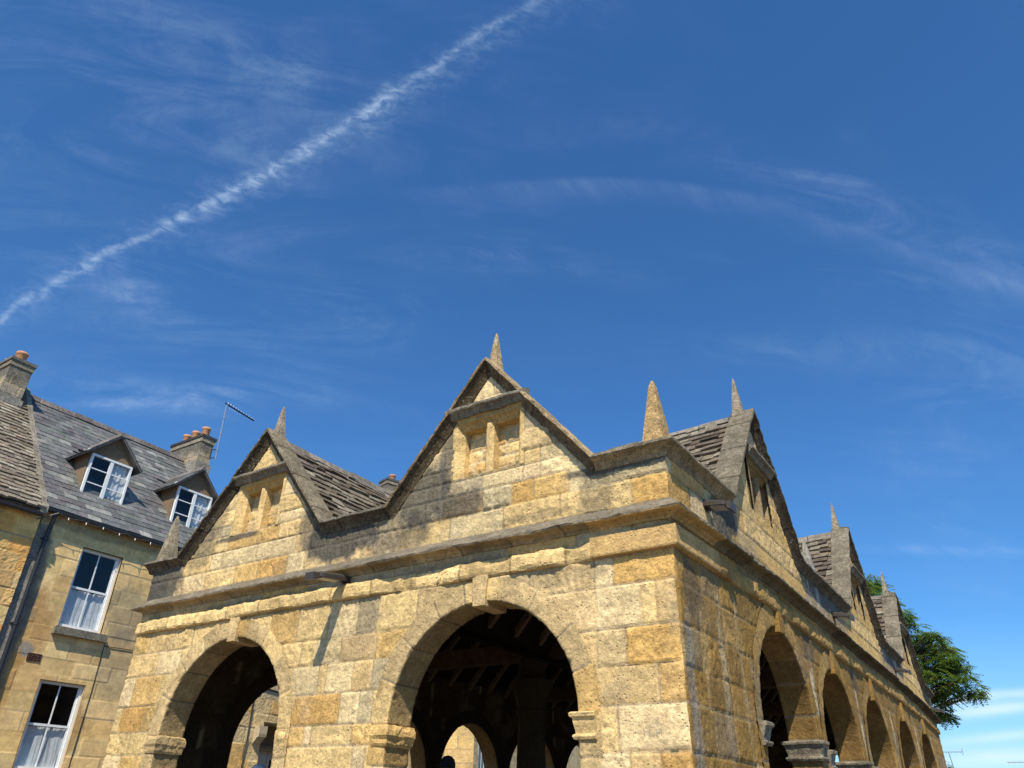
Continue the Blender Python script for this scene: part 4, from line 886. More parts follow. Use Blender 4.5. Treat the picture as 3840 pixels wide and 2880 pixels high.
for c, kf in DORM:
    xf = -14-kf; hw = .52; zs0, zt, za = 7.62, 8.75, 9.27
    b = Buf()
    zroof = lambda k: 6.93+(k+.14-.0)*ER
    kb = (zt-6.93)/ER-.14
    for sg in (-1, 1):
        y = c+sg*hw
        b.poly([(xf, y, zs0-.1), (xf, y, zt+.02), (-14-kb, y, zt+.02)], (1, 1, 1))
        b.poly([(xf, y, zs0-.1), (xf, y-sg*.1, zs0-.1), (xf, y-sg*.1, zt), (xf, y, zt)], (1, 1, 1))
    b.poly([(xf+.02, c-hw, zt-.12), (xf+.02, c+hw, zt-.12), (xf+.02, c+hw, zt), (xf+.02, c, za-.05), (xf+.02, c-hw, zt)], (1, 1, 1))
    b.poly([(xf+.02, c-hw, zs0-.12), (xf+.02, c+hw, zs0-.12), (xf+.02, c+hw, zs0), (xf+.02, c-hw, zs0)], (1, 1, 1))
    dm = b.build('dormer', 'render_brown', h2)
    window_part(Frame((xf+.06, 0, 0), (0, 1, 0), (1, 0, 0)), dm, c+.0, zs0, zt-.1, 1.0, p=0.0, kind='case', name='casement_window', seed=4)
    b = Buf(); ov = .17; rz = lambda s_: za-abs(s_)*(za-zt)/(hw+.02)
    for sg in (-1, 1):
        e = hw+ov; ke = (rz(e)-6.93)/ER-.14; kr = (za-6.93)/ER-.14
        top = [(xf+.16, c+sg*e, rz(e)), (xf+.16, c, za), (-14-kr, c, za), (-14-ke, c+sg*e, rz(e))]
        low_ = [(x, y, z-.045) for x, y, z in top]
        b.hexa(low_+top, (.13, .12, .11))
        # slate courses on the dormer roof
        A = (-1, 0, 0); Bv = (0, -sg, (za-zt)/(hw+.02)); O = (xf+.17, c+sg*(e+.02), rz(e+.02)+.008)
        slates(b, O, A, Bv, (kr+14-14)-kf+.15, math.hypot(e, e*(za-zt)/(hw+.02))+.02, .13, .2, .012, SLT[:3]+[(.10, .095, .085)], random.Random(8), keep=lambda P: P[2] > 6.93+(-14-P[0]+.14)*ER-.02)
    ridge(b, (xf+.18, c, za+.04), (-14-kr, c, za+.04), (0, 1, 0), (.15, .13, .115), r=.07, drop=.07)
    b.build('dormer_roof', 'slate', dm)
    b = Buf()
    b.hexa([(xf+.05, c-hw-.12, zt-.10), (xf+.14, c-hw-.12, zt-.10), (xf+.14, c-hw+.0, zt-.03), (xf+.05, c-hw+.0, zt-.03), (xf+.05, c-hw-.12, zt-.05), (xf+.14, c-hw-.12, zt-.05), (xf+.14, c-hw, zt+.01), (xf+.05, c-hw, zt+.01)], (1, 1, 1))
    b.build('kneeler', 'lead', dm)
# gutter and downpipe
def gutter(fr, s0, s1, p, z, parent, r=.065, name='gutter'):
    b = Buf(); prof = [(p-r, z), (p-r*.9, z-r*.7), (p-r*.3, z-r*1.1), (p+r*.4, z-r*1.05), (p+r*.95, z-r*.6), (p+r, z), (p+r*.85, z), (p+r*.8, z-r*.5), (p, z-r*.85), (p-r*.85, z-r*.4)]
    b.loft([[fr.L(s, q[0], q[1]) for q in prof] for s in (s0, s1)]); 
    return b.build(name, 'black_iron', parent)
gutter(HB, .72, 5.76, .14, 6.90, h2)
b = Buf(); b.tube([HB.L(.93, .14, 6.84), HB.L(.93, .14, 6.72), HB.L(.93, .10, 6.55), HB.L(.93, .08, 6.4), HB.L(.93, .08, .1)], .042, k=12)
for z in (6.3, 4.6, 2.9): b.tube([HB.L(.93, .08, z-.03), HB.L(.93, .08, z+.03)], .052, k=12); b.box(HB, .85, 1.01, .0, .05, z-.015, z+.015)
b.build('downpipe', 'black_iron', h2, smooth=False)
b = Buf(); b.box(HB, .74, 1.02, -.05, .02, 0, 6.6, (.27, .25, .21)); b.build('pilaster', 'weathered_stone', h2)
b = Buf(); b.box(HB, 1.37, 1.64, -.03, .004, 3.99, 4.14, (.05, .03, .025))
for i in range(5):
    b.box(HB, 1.37, 1.64, .004, .012, 3.99+i*.0345, 4.0+i*.0345, (.14, .07, .05))
    b.box(HB, 1.39+i*.058, 1.40+i*.058, .004, .010, 3.99, 4.14, (.14, .07, .05))
b.build('air_vent', 'weathered_stone', h2)
b = Buf(); b.tube([HB.L(2.82, .01, 4.55), HB.L(2.83, .012, 3.6), HB.L(2.81, .012, 2.3), HB.L(2.82, .012, .3)], .008); b.tube([HB.L(2.82, .012, 4.5), HB.L(3.4, .014, 4.52), HB.L(4.6, .014, 4.5)], .008); b.build('cable', 'black_iron', h2)
# string of lights under the gutter
sl = empty('string_lights', HB.L(2.5, .2, 6.8), 'thin white string of small lights strung under the black gutter of the dormered house', 'string lights')
b = Buf(); pts = []
for i in range(61):
    t = i/60; pts.append(HB.L(.95+4.6*t, .21, 6.84-.035*abs(math.sin(t*math.pi*9))))
b.tube([HB.L(.62, .12, 6.62)]+pts[:1], .012, k=5); b.tube(pts, .004, k=5); b.build('wire', 'grey_plastic', sl)
for i in range(3, 60, 5):
    b = Buf(); p = Vector(pts[i]); b.tube([tuple(p), tuple(p+Vector((.01, .0, -.05)))], .009, k=5); b.build('bulb', 'white_paint', sl)

# ---- stone-slated house at the far left
h1 = empty('stone_slated_house', (-17, -1.5, 0), 'orange stone house with mossy stone slate roof at the left edge', 'house')
H1 = Frame((-13.9, 0, 0), (0, 1, 0), (1, 0, 0))
m1 = Masonry(81, jw=.004, depth=.006, wob=.005, rough=.003, mortar=(.34, .25, .14)); m1.rows(-6, 1, list(np.arange(6.9, -.3, -.34)), [(.72, .40, .12), (.74, .46, .16), (.66, .35, .10), (.74, .53, .23), (.60, .38, .15)], w=(.4, .8))
b = Buf(); wall_sheet(b, H1, m1, -5, .70, 0, 6.85, .03); b.box(H1, -5, .7, -7, -.01, 0, 6.8, (.45, .32, .17)); b.build('wall', 'smooth_ashlar', h1)
b = Buf(); rnd = random.Random(15)
SL1 = [(.20, .165, .12), (.24, .20, .15), (.16, .13, .10), (.28, .245, .19), (.22, .18, .14)]
slates(b, (-13.68, -5, 6.80), (0, 1, 0), (-1, 0, 1.14), 5.62, math.hypot(3.35, 3.35*1.14), .14, .2, .045, SL1, rnd, rag=.02)
b.poly([(-13.7, -5, 6.76), (-13.7, .60, 6.76), (-17.03, .60, 10.56), (-17.03, -5, 10.56)], (.1, .09, .08)); b.poly([(-20.4, -5, 6.7), (-20.4, .60, 6.7), (-17.03, .60, 10.56), (-17.03, -5, 10.56)], (.1, .09, .08))
r1 = b.build('roof', 'stone_slate', h1)
b = Buf(); n = 46
for i in range(n):     # mortared verge
    t0, t1 = i/n, (i+.96)/n; k0, k1 = 3.33*t0, 3.33*t1; j = random.uniform(-.012, .012); c = np.array((.22, .195, .15))*random.uniform(.8, 1.25)
    b.hexa([(-13.68-k0, .54, 6.74+k0*1.14), (-13.68-k0, .68+j, 6.72+k0*1.14), (-13.68-k1, .68+j, 6.72+k1*1.14), (-13.68-k1, .54, 6.74+k1*1.14), (-13.68-k0, .54, 6.88+k0*1.14), (-13.68-k0, .67+j, 6.87+k0*1.14), (-13.68-k1, .67+j, 6.87+k1*1.14), (-13.68-k1, .54, 6.88+k1*1.14)], c)
b.build('verge', 'weathered_stone', r1)
b = Buf(); ridge(b, (-17.0, -5, 10.62), (-17.0, .6, 10.62), (1, 0, 0), (.26, .24, .19)); b.build('ridge', 'weathered_stone', r1)
chimney(r1, -17.1, .08, 1.62, .50, 9.3, 10.88, [(.27, .235, .17), (.30, .26, .19), (.24, .21, .155)], [(.50, .0, .13, .32), (-.1, .0, .12, .30)], base=(9.0, 9.95), capcol=(.16, .15, .13), seed=5)
gutter(H1, -5, .62, .17, 6.72, h1)
b = Buf(); b.hexa([H1.L(-.55, .02, 6.35), H1.L(-.25, .02, 6.35), H1.L(-.25, .16, 6.35), H1.L(-.55, .16, 6.35), H1.L(-.62, .02, 6.6), H1.L(-.18, .02, 6.6), H1.L(-.18, .2, 6.6), H1.L(-.62, .2, 6.6)]); b.tube([H1.L(-.4, .09, 6.36), H1.L(-.4, .09, 6.26), H1.L(-.55, .07, 6.18), H1.L(-1.6, .07, 6.1)], .045, k=10)
b.build('rainwater_head', 'grey_plastic', h1)

# ---- houses farther down the bending street
th = math.radians(-17); HC = Frame((-14, 6, 0), (math.sin(th), math.cos(th), 0), (math.cos(th), -math.sin(th), 0))
def far_roof(parent, fr, s0, s1, zeave, pitch, depth, pal, seed, mat='stone_slate', ex=.3, wd=.5):
    b = Buf(); O = fr.L(s0, .15, zeave); dirb = -fr.N*1.0+np.array([0, 0, pitch]); L_ = math.hypot(depth+.15, (depth+.15)*pitch)
    slates(b, O, fr.A, dirb, s1-s0, L_, ex, wd, .03, pal, random.Random(seed), rag=.01)
    b.poly([fr.L(s0, .15, zeave-.03), fr.L(s1, .15, zeave-.03), fr.L(s1, -depth, zeave+(depth+.15)*pitch-.03), fr.L(s0, -depth, zeave+(depth+.15)*pitch-.03)], (.1, .1, .1))
    b.poly([fr.L(s0, -2*depth-.15, zeave-.03), fr.L(s1, -2*depth-.15, zeave-.03), fr.L(s1, -depth, zeave+(depth+.15)*pitch-.03), fr.L(s0, -depth, zeave+(depth+.15)*pitch-.03)], (.1, .1, .1))
    return b.build('roof', mat, parent)
th3 = math.radians(-5); H3F = Frame((-14, 6, 0), (math.sin(th3), math.cos(th3), 0), (math.cos(th3), -math.sin(th3), 0))
h3 = empty('doorway_house', H3F.L(4.5, -2, 0), 'stone house with recessed cream double door seen through the left arch', 'house')
m3 = Masonry(91, jw=.005, depth=.008, wob=.004, rough=.003, mortar=(.22, .18, .12)); m3.rows(-.5, 10, list(np.arange(6.9, -.3, -.36)), [(.68, .49, .24), (.72, .53, .27), (.64, .48, .24), (.68, .43, .16), (.60, .47, .27)], w=(.4, .85))
hs3 = [(1.5, 3.2, 0, 3.46), (3.05, 3.95, 4.8, 6.1), (5.2, 6.2, 4.6, 6.0), (5.0, 6.3, 1.2, 3.0), (7.1, 7.9, 4.6, 6.0)]
b = Buf(); wall_sheet(b, H3F, m3, 0, 8.4, 0, 6.6, .035, holes(hs3)); 
for a, c_, d, e_ in hs3: reveals(b, H3F, a+.01, c_-.01, d, e_-.01, .5 if d == 0 else .16, (.40, .30, .17))
b.poly([H3F.L(0, 0, 0), H3F.L(0, -6, 0), H3F.L(0, -6, 6.5), H3F.L(0, -3, 9.2), H3F.L(0, 0, 6.5)], (.4, .32, .2)); b.poly([H3F.L(8.4, 0, 0), H3F.L(8.4, -6, 0), H3F.L(8.4, -6, 6.5), H3F.L(8.4, -3, 9.2), H3F.L(8.4, 0, 6.5)], (.4, .32, .2)); b.build('wall', 'limestone', h3)
for i, (a, c_, d, e_) in enumerate(hs3[1:]): window_part(H3F, h3, (a+c_)/2, d+.01, e_-.01, c_-a-.02, seed=20+i)
b = Buf(); b.box(H3F, 1.5, 3.2, -.56, -.5, 2.95, 3.45, (.20, .15, .09))
b.box(H3F, 1.5, 3.2, -.5, -.44, 2.93, 2.98, (.24, .18, .11))
for sg in (-1, 1):   # four-centred arch head
    for i in range(6):
        t0, t1 = i/6, (i+1)/6; za_ = lambda t: 2.62+.24*math.sqrt(max(0, 1-(1-t)**2.2)) if t < 1 else 2.86
        x0, x1 = 2.35+sg*.78*(1-t0), 2.35+sg*.78*(1-t1)
        b.hexa([H3F.L(x0, -.5, za_(t0)), H3F.L(x1, -.5, za_(t1)), H3F.L(x1, -.44, za_(t1)), H3F.L(x0, -.44, za_(t0)), H3F.L(x0, -.5, 2.95), H3F.L(x1, -.5, 2.95), H3F.L(x1, -.44, 2.95), H3F.L(x0, -.44, 2.95)], (.28, .20, .11))
b.build('door_surround', 'limestone', h3)
dr = Buf(); dr.box(H3F, 1.52, 2.34, -.60, -.54, 0, 2.9); dr.box(H3F, 2.36, 3.18, -.60, -.54, 0, 2.9)
do = dr.build('door', 'cream_paint', h3)
b = Buf(); b.box(H3F, 1.66, 2.02, -.54, -.535, 2.0, 2.68); b.build('glass', 'dark_room', do)
b = Buf(); b.box(H3F, 2.45, 2.88, -.54, -.535, 2.0, 2.68); b.build('glass', 'dark_room', do)
b = Buf(); pr = [(0, 3.36), (.0, 2.95), (.05, 2.99), (.10, 3.05), (.13, 3.1), (.18, 3.11), (.19, 3.18), (.18, 3.36)]
for s0 in (1.22,): b.loft([[H3F.L(s, q[0]+.002, q[1]) for q in pr] for s in (1.22, 1.48)], (.45, .37, .24))
b.build('corbel', 'limestone', h3)
b = Buf(); b.tube([H3F.L(.9, .02, 4.27), H3F.L(1.9, .02, 4.2), H3F.L(3.6, .02, 4.1)], .02); b.tube([H3F.L(1.0, .02, 4.2), H3F.L(1.02, .03, 3.0), H3F.L(1.0, .02, 2.0)], .012); b.build('cable', 'black_iron', h3)
r3 = far_roof(h3, H3F, 0, 8.4, 6.55, .9, 3, SLP, 4)
chimney(r3, -16.75, 13.85, .55, .7, 8.6, 12.75, [(.30, .25, .18), (.33, .28, .2)], [(0, 0, .13, .28)], seed=9, rot=th, capcol=(.08, .08, .075))
h4 = empty('set_back_house', HC.L(14, -3, 0), 'pale set-back stone house with thin downpipe behind the hall', 'house')
HD = Frame(HC.L(0, -1.4, 0), HC.A, HC.N)
m4 = Masonry(93, jw=.004, depth=.006, wob=.003, rough=.002); m4.rows(8, 20, list(np.arange(6.9, -.3, -.33)), [PALE, CREAM, (.56, .48, .34)], w=(.4, .85))
hs4 = [(10.2, 11.1, 4.3, 5.7), (14.6, 15.6, 4.3, 5.7), (14.5, 15.7, 1.2, 2.9)]
b = Buf(); wall_sheet(b, HD, m4, 9, 18.6, 0, 6.3, .05, holes(hs4)); b.box(HD, 9.0, 9.05, -6, .0, 0, 6.3, CREAM)
for a, c_, d, e_ in hs4: reveals(b, HD, a+.01, c_-.01, d, e_-.01, .16, (.4, .33, .22))
b.build('wall', 'smooth_ashlar', h4)
for i, (a, c_, d, e_) in enumerate(hs4): window_part(HD, h4, (a+c_)/2, d+.01, e_-.01, c_-a-.02, seed=30+i)
b = Buf(); b.tube([HD.L(12.3, .06, 6.2), HD.L(12.3, .06, .1)], .05); b.build('downpipe', 'black_iron', h4)
far_roof(h4, HD, 9, 18.6, 6.25, .8, 3, SLP, 6)
h5 = empty('bay_window_house', HC.L(22, -3, 0), 'golden stone house corner with tall white windows, seen through the middle far arch', 'house')
m5 = Masonry(95, jw=.006, depth=.008, wob=.004, rough=.003); m5.rows(-10, 40, list(np.arange(7.9, -.3, -.55)), [CREAM, WARM, (.58, .42, .20)], w=(.6, 1.2))
b = Buf(); HE = Frame(HC.L(18.6, 0, 0), -HC.N, -HC.A)
wall_sheet(b, HE, m5, 0, 6, 0, 7.0, .06)
hs5 = [(19.25, 20.3, 1.6, 4.72), (20.4, 21.3, 1.6, 4.66), (22.0, 22.9, 1.6, 3.9), (30, 31, 3, 5)]
m6_ = Masonry(96, jw=.006, depth=.008); m6_.rows(18, 60, list(np.arange(7.9, -.3, -.5)), [(.60, .45, .24), (.54, .40, .20)], w=(.5, 1.0)); wall_sheet(b, HC, m6_, 18.6, 27, 0, 7.0, .06, holes(hs5))
b.build('wall', 'limestone', h5)
for i, (a, c_, d, e_) in enumerate(hs5[:3]): window_part(HC, h5, (a+c_)/2, d+.01, e_-.01, c_-a-.02, p=-.02, seed=40+i, curtain=(i < 2))
far_roof(h5, HC, 18.5, 27, 6.95, .8, 3, SLP, 7)
h6 = empty('terrace_house', HC.L(36, -3, 0), 'distant house with white glazing bars, glimpsed low through the far right arch', 'house')
b = Buf(); m7_ = Masonry(97, jw=.006, depth=.008); m7_.rows(27, 60, list(np.arange(8.9, -.3, -.5)), [(.60, .45, .24), CREAM], w=(.5, 1.0)); HG = Frame(HC.L(0, -.8, 0), HC.A, HC.N)
hs6 = [(46.6, 49.6, 2.6, 6.2), (31, 32, 4, 5.6), (34, 35, 4, 5.6), (38, 39, 4, 5.6)]
wall_sheet(b, HG, m7_, 27, 56, 0, 8.0, .12, holes(hs6)); b.build('wall', 'limestone', h6)
window_part(HG, h6, 48.1, 2.6, 6.2, 3.0, kind='case', curtain=False)
for a in (31, 34, 38): window_part(HG, h6, a+.5, 4, 5.6, 1, seed=50+a)
far_roof(h6, HG, 27, 56, 7.9, .8, 3.5, SLP, 8)
# distant house at the bottom right: only its chimney top shows
h7 = empty('hillside_house', (-2, 60, -3), 'distant low house whose grey chimney top just shows beyond the hall end', 'house')
b = Buf(); FD = Frame((-6, 60, 0), (1, 0, 0), (0, -1, 0)); md = Masonry(98); md.rows(-2, 14, list(np.arange(2.2, -3.6, -.4)), [CREAM, DULL]); wall_sheet(b, FD, md, 0, 10, -3.2, 1.8, .2)
b.poly([(-6, 60, -3.2), (-6, 67, -3.2), (-6, 67, 1.8), (-6, 63.5, 4.2), (-6, 60, 1.8)], CREAM); b.poly([(4, 60, -3.2), (4, 67, -3.2), (4, 67, 1.8), (4, 63.5, 4.2), (4, 60, 1.8)], CREAM); b.build('wall', 'limestone', h7)
r7 = far_roof(h7, FD, 0, 10, 1.75, .66, 3.5, SLP, 9)
chimney(r7, -3.2, 60.9, .78, .7, 1.8, 4.98, [(.26, .23, .18)], [], seed=12, capcol=(.2, .18, .15))

# ================================================================== AERIALS
def aerial(name, base, top, boomdir, label, n=11, blen=1.15, el=.10, clamp=None, r=.018, back=.06):
    e = empty(name, base, label, 'tv aerial'); b = Buf(); base = Vector(base); top = Vector(top); d = Vector(boomdir).normalized()
    b.tube([tuple(base), tuple(top)], r, k=8)
    for t in (.15, .45, .75): p = base.lerp(top, t); b.tube([tuple(p-Vector((0, 0, .02))), tuple(p+Vector((0, 0, .02)))], r*1.3, k=8)
    b.build('mast', 'steel', e)
    b = Buf(); s0 = top-d*back+Vector((0, 0, .01)); b.tube([tuple(s0), tuple(s0+d*blen)], r*.95, k=6); b.build('boom', 'black_iron' if n > 8 else 'steel', e)
    b = Buf(); sd_ = Vector((d.y, -d.x, 0)).normalized(); up = sd_.cross(d).normalized()
    for i in range(n):
        p = s0+d*(blen*(.08+.9*i/(n-1))); l = el*(1.3-.6*i/n)
        b.tube([tuple(p-up*l), tuple(p+up*l)], r*.12, k=4)
    if n <= 8:
        for zz in (-.18, .18): b.tube([tuple(s0+up*zz-sd_*.15), tuple(s0+up*zz+sd_*.15)], r*.5, k=4)
        b.tube([tuple(s0-up*.2), tuple(s0+up*.2)], r*.5, k=4)
    b.build('elements', 'steel', e)
    if clamp:
        b = Buf()
        for z in (0.05, .32):
            p = base+(top-base).normalized()*z; b.tube([tuple(p), tuple(Vector(clamp)+Vector((0, 0, z+.05)))], .014, k=6)
        b.tube([tuple(Vector(clamp)+Vector((0, 0, .1))), tuple(Vector(clamp)+Vector((0, 0, .38)))], .014, k=6)
        b.build('clamp', 'black_iron', e)
    return e
aerial('tv_aerial', (-16.1, 5.66, 10.45), (-16.1, 5.60, 12.27), (.0, .98, -.09), 'tall tv aerial on a steel mast clamped to the right chimney of the slate-roofed house', clamp=(-16.3, 5.60, 10.42), blen=1.12, el=.07, r=.026)
aerial('tv_aerial', (-3.75, 60.5, 3.0), (-4.0, 60.5, 6.1), (-1, .1, .02), 'tiny distant aerial nearest the end of the market hall, bottom right', n=6, blen=1.7, el=.14, r=.03, back=.9)
aerial('tv_aerial', (1.1, 60.5, 2.0), (.55, 60.5, 5.4), (-1, .1, .0), 'tiny distant aerial farthest right at the bottom edge', n=6, blen=2.0, el=.14, r=.03, back=.9)

# ================================================================== TREE
def make_tree():
    t = empty('ash_tree', (-4.2, 26.5, 0), 'leafy green tree with feathery leaves rising beyond the far end of the hall', 'tree')
    rnd = random.Random(21)
    cl = [(-2.1, 9.9, .45), (-1.75, 9.2, .5), (-2.6, 9.4, .8), (-1.5, 8.3, .65), (-1.0, 7.75, .7), (-.35, 7.45, .65), (-1.9, 7.6, .9), (-1.0, 6.9, .7), (-.2, 6.7, .6), (.15, 7.3, .4), (.4, 6.15, .55), (-.4, 6.1, .7), (-1.3, 6.0, .7), (-.8, 5.4, .45), (-.1, 5.6, .5), (.75, 5.75, .38), (-1.6, 6.9, .8), (-.45, 5.05, .28), (.3, 6.7, .4), (-1.6, 5.6, .5)]
    cl += [(rnd.uniform(-7, -2.4), rnd.uniform(5.2, 10.4), rnd.uniform(.7, 1.1)) for _ in range(26)]
    cl += [(-1.0, 3.25, .4), (-1.5, 3.2, .5), (-2.4, 3.1, .6), (-3.2, 2.9, .6), (-2.9, 3.5, .5)]
    b = Buf(); base = Vector((-4.2, 26.5, -.1)); b.tube([tuple(base), (-4.1, 26.5, 2.2), (-4.2, 26.4, 4.2), (-4.3, 26.4, 7.5), (-4.3, 26.5, 9.5)], [.36, .28, .22, .12, .04], k=10); b.build('trunk', 'bark', t, smooth=True)
    b = Buf(); ctr = []
    cl += [(x+rnd.uniform(-.8, .8)*r, z+rnd.uniform(-.7, .7)*r, r*.42) for (x, z, r) in list(cl[:20]) for _ in range(2)]
    cl = [(x-.25*min(1, max(0, x+1.2)), z, r) for (x, z, r) in cl]
    for (x, z, r) in cl:
        y = 26.3+rnd.uniform(-1.4, 1.4) if z > 4 else 26+rnd.uniform(-.5, .5); ctr.append((x, y, z, r))
        zz = max(2.2, min(8.0, z-1.2-.25*abs(x+4.2))); s0 = Vector((-4.2, 26.4, zz)); e_ = Vector((x, y, z)); m_ = s0.lerp(e_, .5)+Vector((0, 0, rnd.uniform(-.1, .35)))
        b.tube([tuple(s0), tuple(s0.lerp(m_, .6)+Vector((0, 0, .05))), tuple(m_), tuple(m_.lerp(e_, .6)), tuple(e_)], [.07, .055, .042, .028, .010], k=6)
        for q in range(4):
            f = e_+Vector((rnd.uniform(-1, 1), rnd.uniform(-1, 1), rnd.uniform(-.8, .8)))*r*.9; b.tube([tuple(m_.lerp(e_, .55)), tuple(f)], [.018, .005], k=4)
    b.build('branches', 'bark', t)
    V = []; Cc = []; Fc = []; G = [(.10, .18, .022), (.13, .215, .028), (.08, .145, .018), (.18, .25, .04), (.11, .18, .025)]; n = 0
    for (x, y, z, r) in ctr:
        for q in range(int(165*r*r)+36):
            while True:
                o = Vector((rnd.uniform(-1, 1), rnd.uniform(-1, 1), rnd.uniform(-1, 1)))
                if o.length < 1: break
            o = o.normalized()*(o.length**.6)
            p = Vector((x, y, z))+Vector((o.x*r, o.y*r*1.1, o.z*r*.62))
            dr_ = Vector((o.x+rnd.uniform(-.5, .5), o.y+rnd.uniform(-.5, .5), rnd.uniform(-.8, .25)-.15*(o.z < 0))).normalized(); sd_ = dr_.cross(Vector((0, 0, 1))).normalized()
            c = np.array(rnd.choice(G))*rnd.uniform(.75, 1.25)
            if rnd.random() < .03: c = np.array((.12, .06, .03))
            ln = rnd.uniform(.20, .34); k = 5
            for i in range(k):
                u = p+dr_*(ln*(i+.6)/k)+Vector((0, 0, -.06*((i+1)/k)**2))
                for sg in (-1, 1):
                    d2 = (dr_*.65+sd_*sg+Vector((0, 0, -.28))).normalized(); l = .125*(1-.05*i)*rnd.uniform(.85, 1.15); wv = d2.cross(Vector((rnd.uniform(-.3, .3), rnd.uniform(-.3, .3), 1))).normalized()*.025
                    V += [tuple(u), tuple(u+d2*l*.5+wv), tuple(u+d2*l), tuple(u+d2*l*.5-wv)]; Cc += [tuple(c*rnd.uniform(.9, 1.1))]*4; Fc.append([n, n+1, n+2, n+3]); n += 4
    b = Buf(); b.verts(np.array(V), np.array(Cc)); b.f.append(np.array(Fc)); b.build('crown', 'leaf', t)
make_tree()

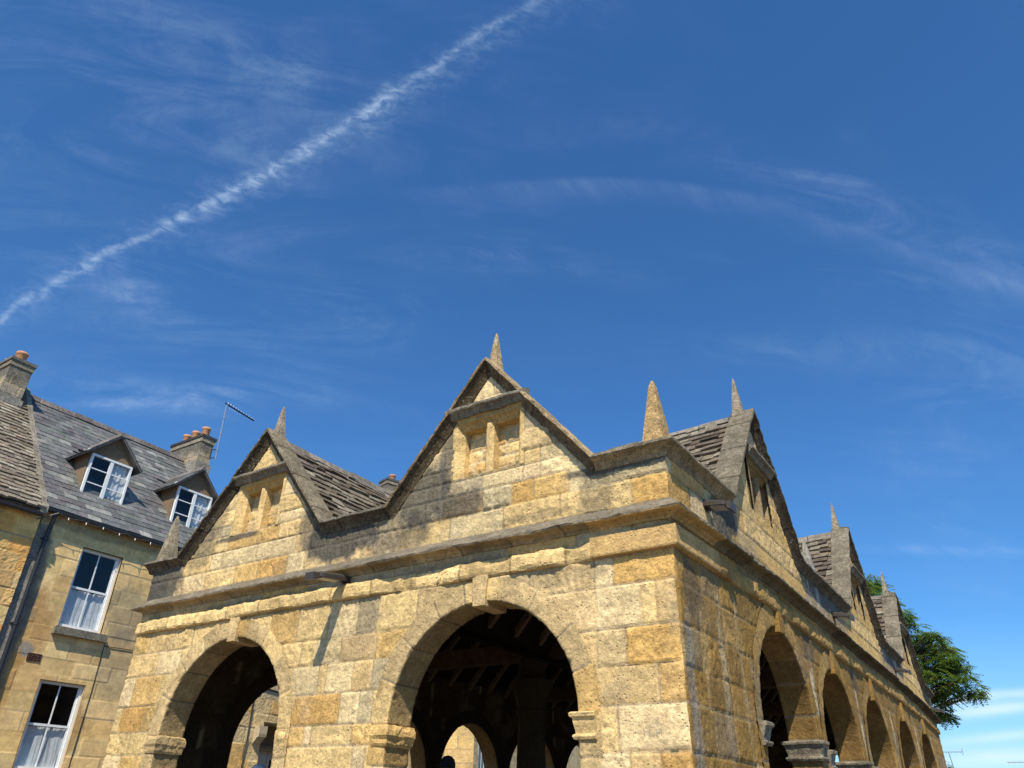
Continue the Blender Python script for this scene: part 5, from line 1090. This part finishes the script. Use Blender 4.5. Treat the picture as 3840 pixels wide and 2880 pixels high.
# ================================================================== PEOPLE
def person(loc, height, yaw, label, shirt, cap, hairdark=True):
    e = empty('person', loc, label, 'person'); s = height/1.78; cw, sw = math.cos(yaw), math.sin(yaw)
    def T(x, y, z): return (loc[0]+(x*cw-y*sw)*s, loc[1]+(x*sw+y*cw)*s, loc[2]+z*s)
    vs = [(0, 0, .95), (0, 0, 1.12), (0, .0, 1.30), (0, .0, 1.43), (0, .01, 1.52), (0, 0, 1.60), (0, .01, 1.68)]; rd = [.15, .135, .15, .13, .058, .085, .085]
    ed = [(0, 1), (1, 2), (2, 3), (3, 4), (4, 5), (5, 6)]
    for sg in (-1, 1):
        k = len(vs); vs += [(sg*.17, 0, 1.42), (sg*.24, .02, 1.14), (sg*.22, -.10, .92), (sg*.22, -.14, .84)]; rd += [.062, .046, .036, .03]; ed += [(3, k), (k, k+1), (k+1, k+2), (k+2, k+3)]
        for f in range(5):
            a = (f-2)*.016; j = len(vs); vs += [(sg*.22+a, -.17, .80), (sg*.22+a, -.18-.004*f, .755)]; rd += [.010, .008]; ed += [(k+3, j), (j, j+1)]
        k = len(vs); vs += [(sg*.09, 0, .90), (sg*.10, -.01, .50), (sg*.10, .02, .09), (sg*.11, -.14, .04)]; rd += [.095, .062, .045, .04]; ed += [(0, k), (k, k+1), (k+1, k+2), (k+2, k+3)]
    me = bpy.data.meshes.new('body'); me.from_pydata([T(*v) for v in vs], ed, []); ob = bpy.data.objects.new('body', me); COL.objects.link(ob)
    sk = ob.modifiers.new('skin', 'SKIN'); sub = ob.modifiers.new('sub', 'SUBSURF'); sub.levels = 1; sub.render_levels = 1
    for i, v in enumerate(me.skin_vertices[0].data): v.radius = (rd[i]*s, rd[i]*s); v.use_root = (i == 0)
    me.materials.append(MATS['skin']); ob.parent = e; ob.matrix_parent_inverse = parent_inv(e)
    def shell(name, mat, rings, k=16):
        b = Buf(); b.loft([[T(cx+rx*math.cos(2*math.pi*q/k), cy+ry*math.sin(2*math.pi*q/k), z) for q in range(k)] for (cx, cy, z, rx, ry) in rings]); return b.build(name, mat, e, smooth=True)
    shell('shirt', shirt, [(0, 0, .90, .175, .125), (0, 0, 1.1, .165, .12), (0, 0, 1.3, .20, .13), (0, 0, 1.43, .20, .115), (0, .0, 1.49, .12, .08), (0, .01, 1.51, .065, .06)])
    for sg in (-1, 1): shell('trouser_leg', 'dark_cloth', [(sg*.10, .01, .07, .075, .085), (sg*.10, 0, .5, .085, .09), (sg*.09, 0, .92, .11, .12)])
    hd = [(0, -.0, 1.535, .055, .06), (0, -.0, 1.57, .072, .088), (0, 0, 1.63, .078, .098), (0, .0, 1.69, .077, .098), (0, .005, 1.74, .062, .08), (0, .005, 1.775, .025, .035)]
    shell('head', 'skin', hd)
    b = Buf(); b.tube([T(0, -.095, 1.645), T(0, -.118, 1.61), T(0, -.098, 1.60)], .012*s); b.build('nose', 'skin', e, smooth=True)
    for sg in (-1, 1): b = Buf(); b.tube([T(sg*.03, -.09, 1.65), T(sg*.03, -.097, 1.65)], .010*s); b.build('eye', 'dark_cloth', e)
    b = Buf(); b.tube([T(-.022, -.09, 1.575), T(0, -.096, 1.572), T(.022, -.09, 1.575)], .004*s); b.build('mouth', 'dark_cloth', e)
    for sg in (-1, 1): b = Buf(); b.tube([T(sg*.077, .0, 1.60), T(sg*.088, .012, 1.63), T(sg*.080, .005, 1.66)], .012*s); b.build('ear', 'skin', e, smooth=True)
    shell('hair', 'dark_cloth', [(0, .035, 1.57, .066, .07), (0, .03, 1.64, .082, .08), (0, .02, 1.70, .082, .088), (0, .015, 1.72, .08, .09)])
    if cap:
        shell('cap', cap, [(0, .005, 1.675, .088, .108), (0, .005, 1.72, .089, .106), (0, .01, 1.765, .075, .09), (0, .01, 1.795, .045, .055), (0, .01, 1.805, .012, .014)])
        b = Buf(); b.loft([[T(-.07, -.08, 1.69), T(.07, -.08, 1.69), T(.07, -.08, 1.70), T(-.07, -.08, 1.70)], [T(-.045, -.175, 1.675), T(.045, -.175, 1.675), T(.045, -.175, 1.683), T(-.045, -.175, 1.683)]]); b.build('cap_peak', cap, e)
person((-3.42, 1.35, FLOOR), 1.80, .6, 'person silhouetted in a dark cap inside the hall, seen through the big right arch', 'dark_cloth', 'dark_cloth')
person((-6.42, 1.22, FLOOR), 1.74, 2.6, 'person in a white cap inside the left arch, in front of the cream door', 'white_cloth', 'white_cloth')

# ================================================================== GROUND
b = Buf()
def gh(x, y): return -3.1*sstep(np.asarray(y, float), 32, 58)
xs = np.concatenate([np.linspace(-400, -30, 10), np.linspace(-26, 26, 40), np.linspace(30, 400, 10)]); ys = np.concatenate([np.linspace(-400, -30, 10), np.linspace(-26, 70, 60), np.linspace(80, 700, 12)])
X_, Y_ = np.meshgrid(xs, ys, indexing='ij'); b.grid(np.stack([X_, Y_, gh(X_, Y_)], -1), (1, 1, 1))
g = b.build('ground', 'paving', None); g['kind'] = 'structure'
b = Buf(); xs = np.linspace(-11.8, -9.0, 3); ys = np.linspace(-40, 80, 80); X_, Y_ = np.meshgrid(xs, ys, indexing='ij'); b.grid(np.stack([X_, Y_, gh(X_, Y_)+.006], -1), (1, 1, 1)); g = b.build('road', 'asphalt', None); g['kind'] = 'structure'
b = Buf(); xs = np.linspace(3.5, 11, 3); X_, Y_ = np.meshgrid(xs, ys, indexing='ij'); b.grid(np.stack([X_, Y_, gh(X_, Y_)+.006], -1), (1, 1, 1)); g = b.build('road', 'asphalt', None); g['kind'] = 'structure'
